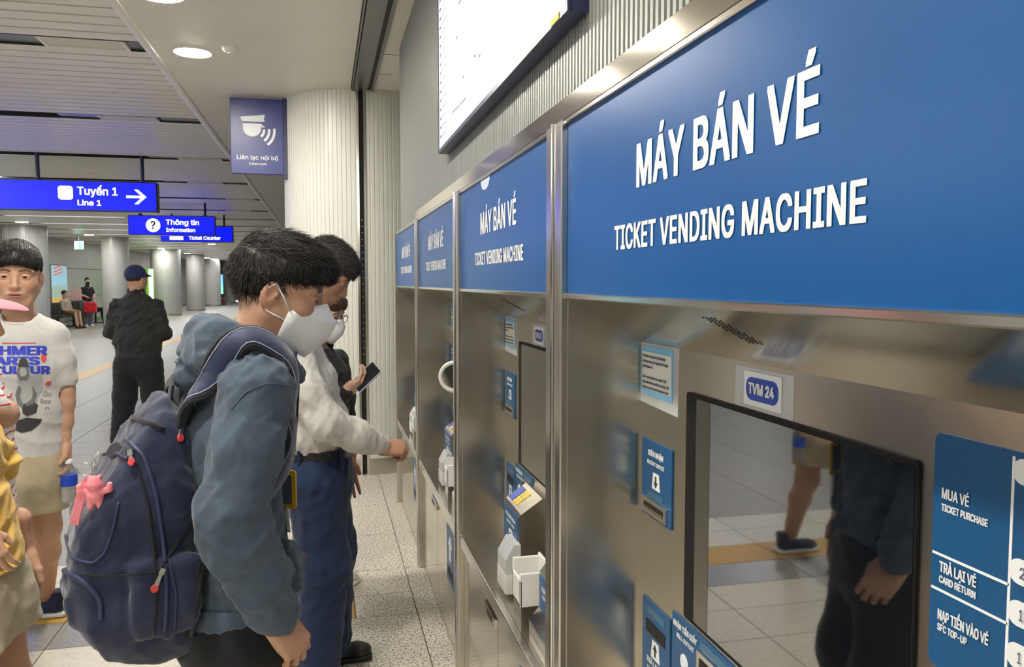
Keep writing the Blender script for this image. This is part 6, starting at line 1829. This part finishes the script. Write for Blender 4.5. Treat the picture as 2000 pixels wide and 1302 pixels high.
# wall poster
e = empty('wall_poster', (-8.77, 30.0, .6), 'colourful blue, yellow and red poster on the far wall', 'poster')
m = MB((-8.77, 30.0, .6)); m.bbox(-8.79, -8.75, 29.2, 30.9, .6, 2.12, .01, 1); m.build('poster_frame', STEEL_TRIM, e)
def pm(n, c, es=.25): return mat(n, c, .4, emit=c, estr=es)
for (a, b, c_, d_, nm, c) in ((29.24, 30.86, 1.4, 2.08, 'poster_sky', (.25, .50, .62)), (29.24, 30.86, 1.0, 1.4, 'poster_scene', (.30, .42, .35)), (29.24, 30.86, .64, 1.0, 'poster_ground', (.62, .42, .08))):
    m = MB((-8.77, 30.0, .6)); m.box(-8.751, -8.748, a, b, c_, d_); m.build(nm, pm(nm, c), e)
for i in range(3):
    m = MB((-8.77, 30.0, .6)); z = 1.72 + i * .11
    m.add([(-8.746, 29.45, z), (-8.746, 30.4, z + .14), (-8.746, 30.4, z + .19), (-8.746, 29.45, z + .05)], [(0, 1, 2, 3)]); m.build('poster_stripe', pm('poster_red', (.70, .08, .08)), e)
# glowing blue screen behind the boy
e = empty('display_screen', (-6.2, 18.5, 0), 'lit blue-green display stand behind the boy', 'display')
m = MB((-6.2, 18.5, 0)); m.bbox(-6.45, -5.95, 18.45, 18.6, 0, 1.55, .01, 1); m.build('screen_case', DARK_METAL, e)
m = MB((-6.2, 18.5, 0)); m.box(-6.42, -5.98, 18.44, 18.45, .9, 1.5); m.build('screen_panel', mat('screen_cyan', (.1, .4, .5), .3, emit=(.25, .75, .9), estr=1.0), e)
# green booth with a bright tube edge
e = empty('green_booth', (-7.7, 36.5, 0), 'green booth with a bright light edge behind the man in black', 'booth')
o3 = (-7.7, 36.5, 0)
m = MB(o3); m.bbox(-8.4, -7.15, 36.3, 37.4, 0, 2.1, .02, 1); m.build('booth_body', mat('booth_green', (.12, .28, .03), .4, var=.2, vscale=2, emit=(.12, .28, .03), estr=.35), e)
m = MB(o3); m.bbox(-7.15, -7.02, 36.25, 36.45, .3, 2.05, .01, 1); m.build('light_edge', mat('booth_tube', (.8, .9, .8), .4, emit=(.8, 1, .85), estr=2.0), e)
for i in range(3):
    m = MB(o3); m.box(-8.3 + i * .38, -8.0 + i * .38, 36.29, 36.30, .5, 1.4); m.build('booth_panel', mat('booth_panel_green', (.2, .4, .06), .4), e)
# tall advertising screen and reception desk at the far end
e = empty('advertising_screen', (-6.75, 56.0, 0), 'tall blue and green advertising screen on a red base', 'display')
o3 = (-6.75, 56.0, 0)
m = MB(o3); m.bbox(-7.1, -6.42, 55.9, 56.1, .5, 2.05, .02, 1); m.build('screen_case', DARK_METAL, e)
m = MB(o3); m.box(-7.05, -6.47, 55.88, 55.9, 1.35, 2.0); m.build('screen_panel', mat('advert_blue', (.1, .25, .7), .3, emit=(.12, .35, .95), estr=1.0), e)
m = MB(o3); m.box(-7.05, -6.47, 55.88, 55.9, .75, 1.35); m.build('screen_panel', mat('advert_green', (.1, .5, .3), .3, emit=(.15, .6, .35), estr=1.0), e)
m = MB(o3); m.bbox(-7.15, -6.37, 55.7, 56.3, 0, .5, .03, 1); m.build('screen_base', mat('advert_base', (.12, .03, .03), .5), e)
e = empty('reception_desk', (-5.9, 66.0, 0), 'blue reception desk with a glowing strip at its foot', 'desk')
o3 = (-5.9, 66.0, 0)
m = MB(o3); m.bbox(-6.9, -4.6, 65.7, 66.3, .12, 1.1, .03, 1); m.build('desk_front', mat('desk_blue', (.02, .06, .30), .35), e)
m = MB(o3); m.box(-6.95, -4.55, 65.65, 66.3, .0, .12); m.build('glow_strip', mat('desk_glow', (.9, .9, .7), .5, emit=(1, .95, .75), estr=2.0), e)
m = MB(o3); m.bbox(-6.95, -6.35, 67.2, 67.4, 0, 2.1, .02, 1); m.build('dark_panel', DARK, e)
m = MB(o3); m.box(-6.3, -4.6, 67.3, 67.4, 1.2, 2.4); m.build('wall_screen', mat('desk_screen', (.25, .35, .38), .3, emit=(.3, .42, .45), estr=.6), e)
# hanging exit sign
e = empty('exit_sign', (-7.45, 27.6, 2.62), 'small green and white exit sign hanging by the wall', 'sign')
o3 = (-7.45, 27.6, 2.62)
m = MB(o3); m.bbox(-7.58, -7.32, 27.58, 27.63, 2.55, 2.80, .005, 1); m.build('sign_case', WHITE_PLASTIC, e)
m = MB(o3); m.box(-7.57, -7.46, 27.574, 27.58, 2.56, 2.79); m.build('sign_white', mat('exit_white', (.8, .9, .85), .4, emit=(.8, .95, .9), estr=1.2), e)
m = MB(o3); m.box(-7.46, -7.33, 27.574, 27.58, 2.56, 2.79); m.build('sign_green', mat('exit_green', (.05, .5, .3), .4, emit=(.1, .7, .45), estr=1.0), e)
m = MB(o3); m.tube([(-7.45, 27.6, 2.8), (-7.45, 27.6, CEIL + .01)], .012, 6); m.build('hanger_rod', DARK_METAL, e)
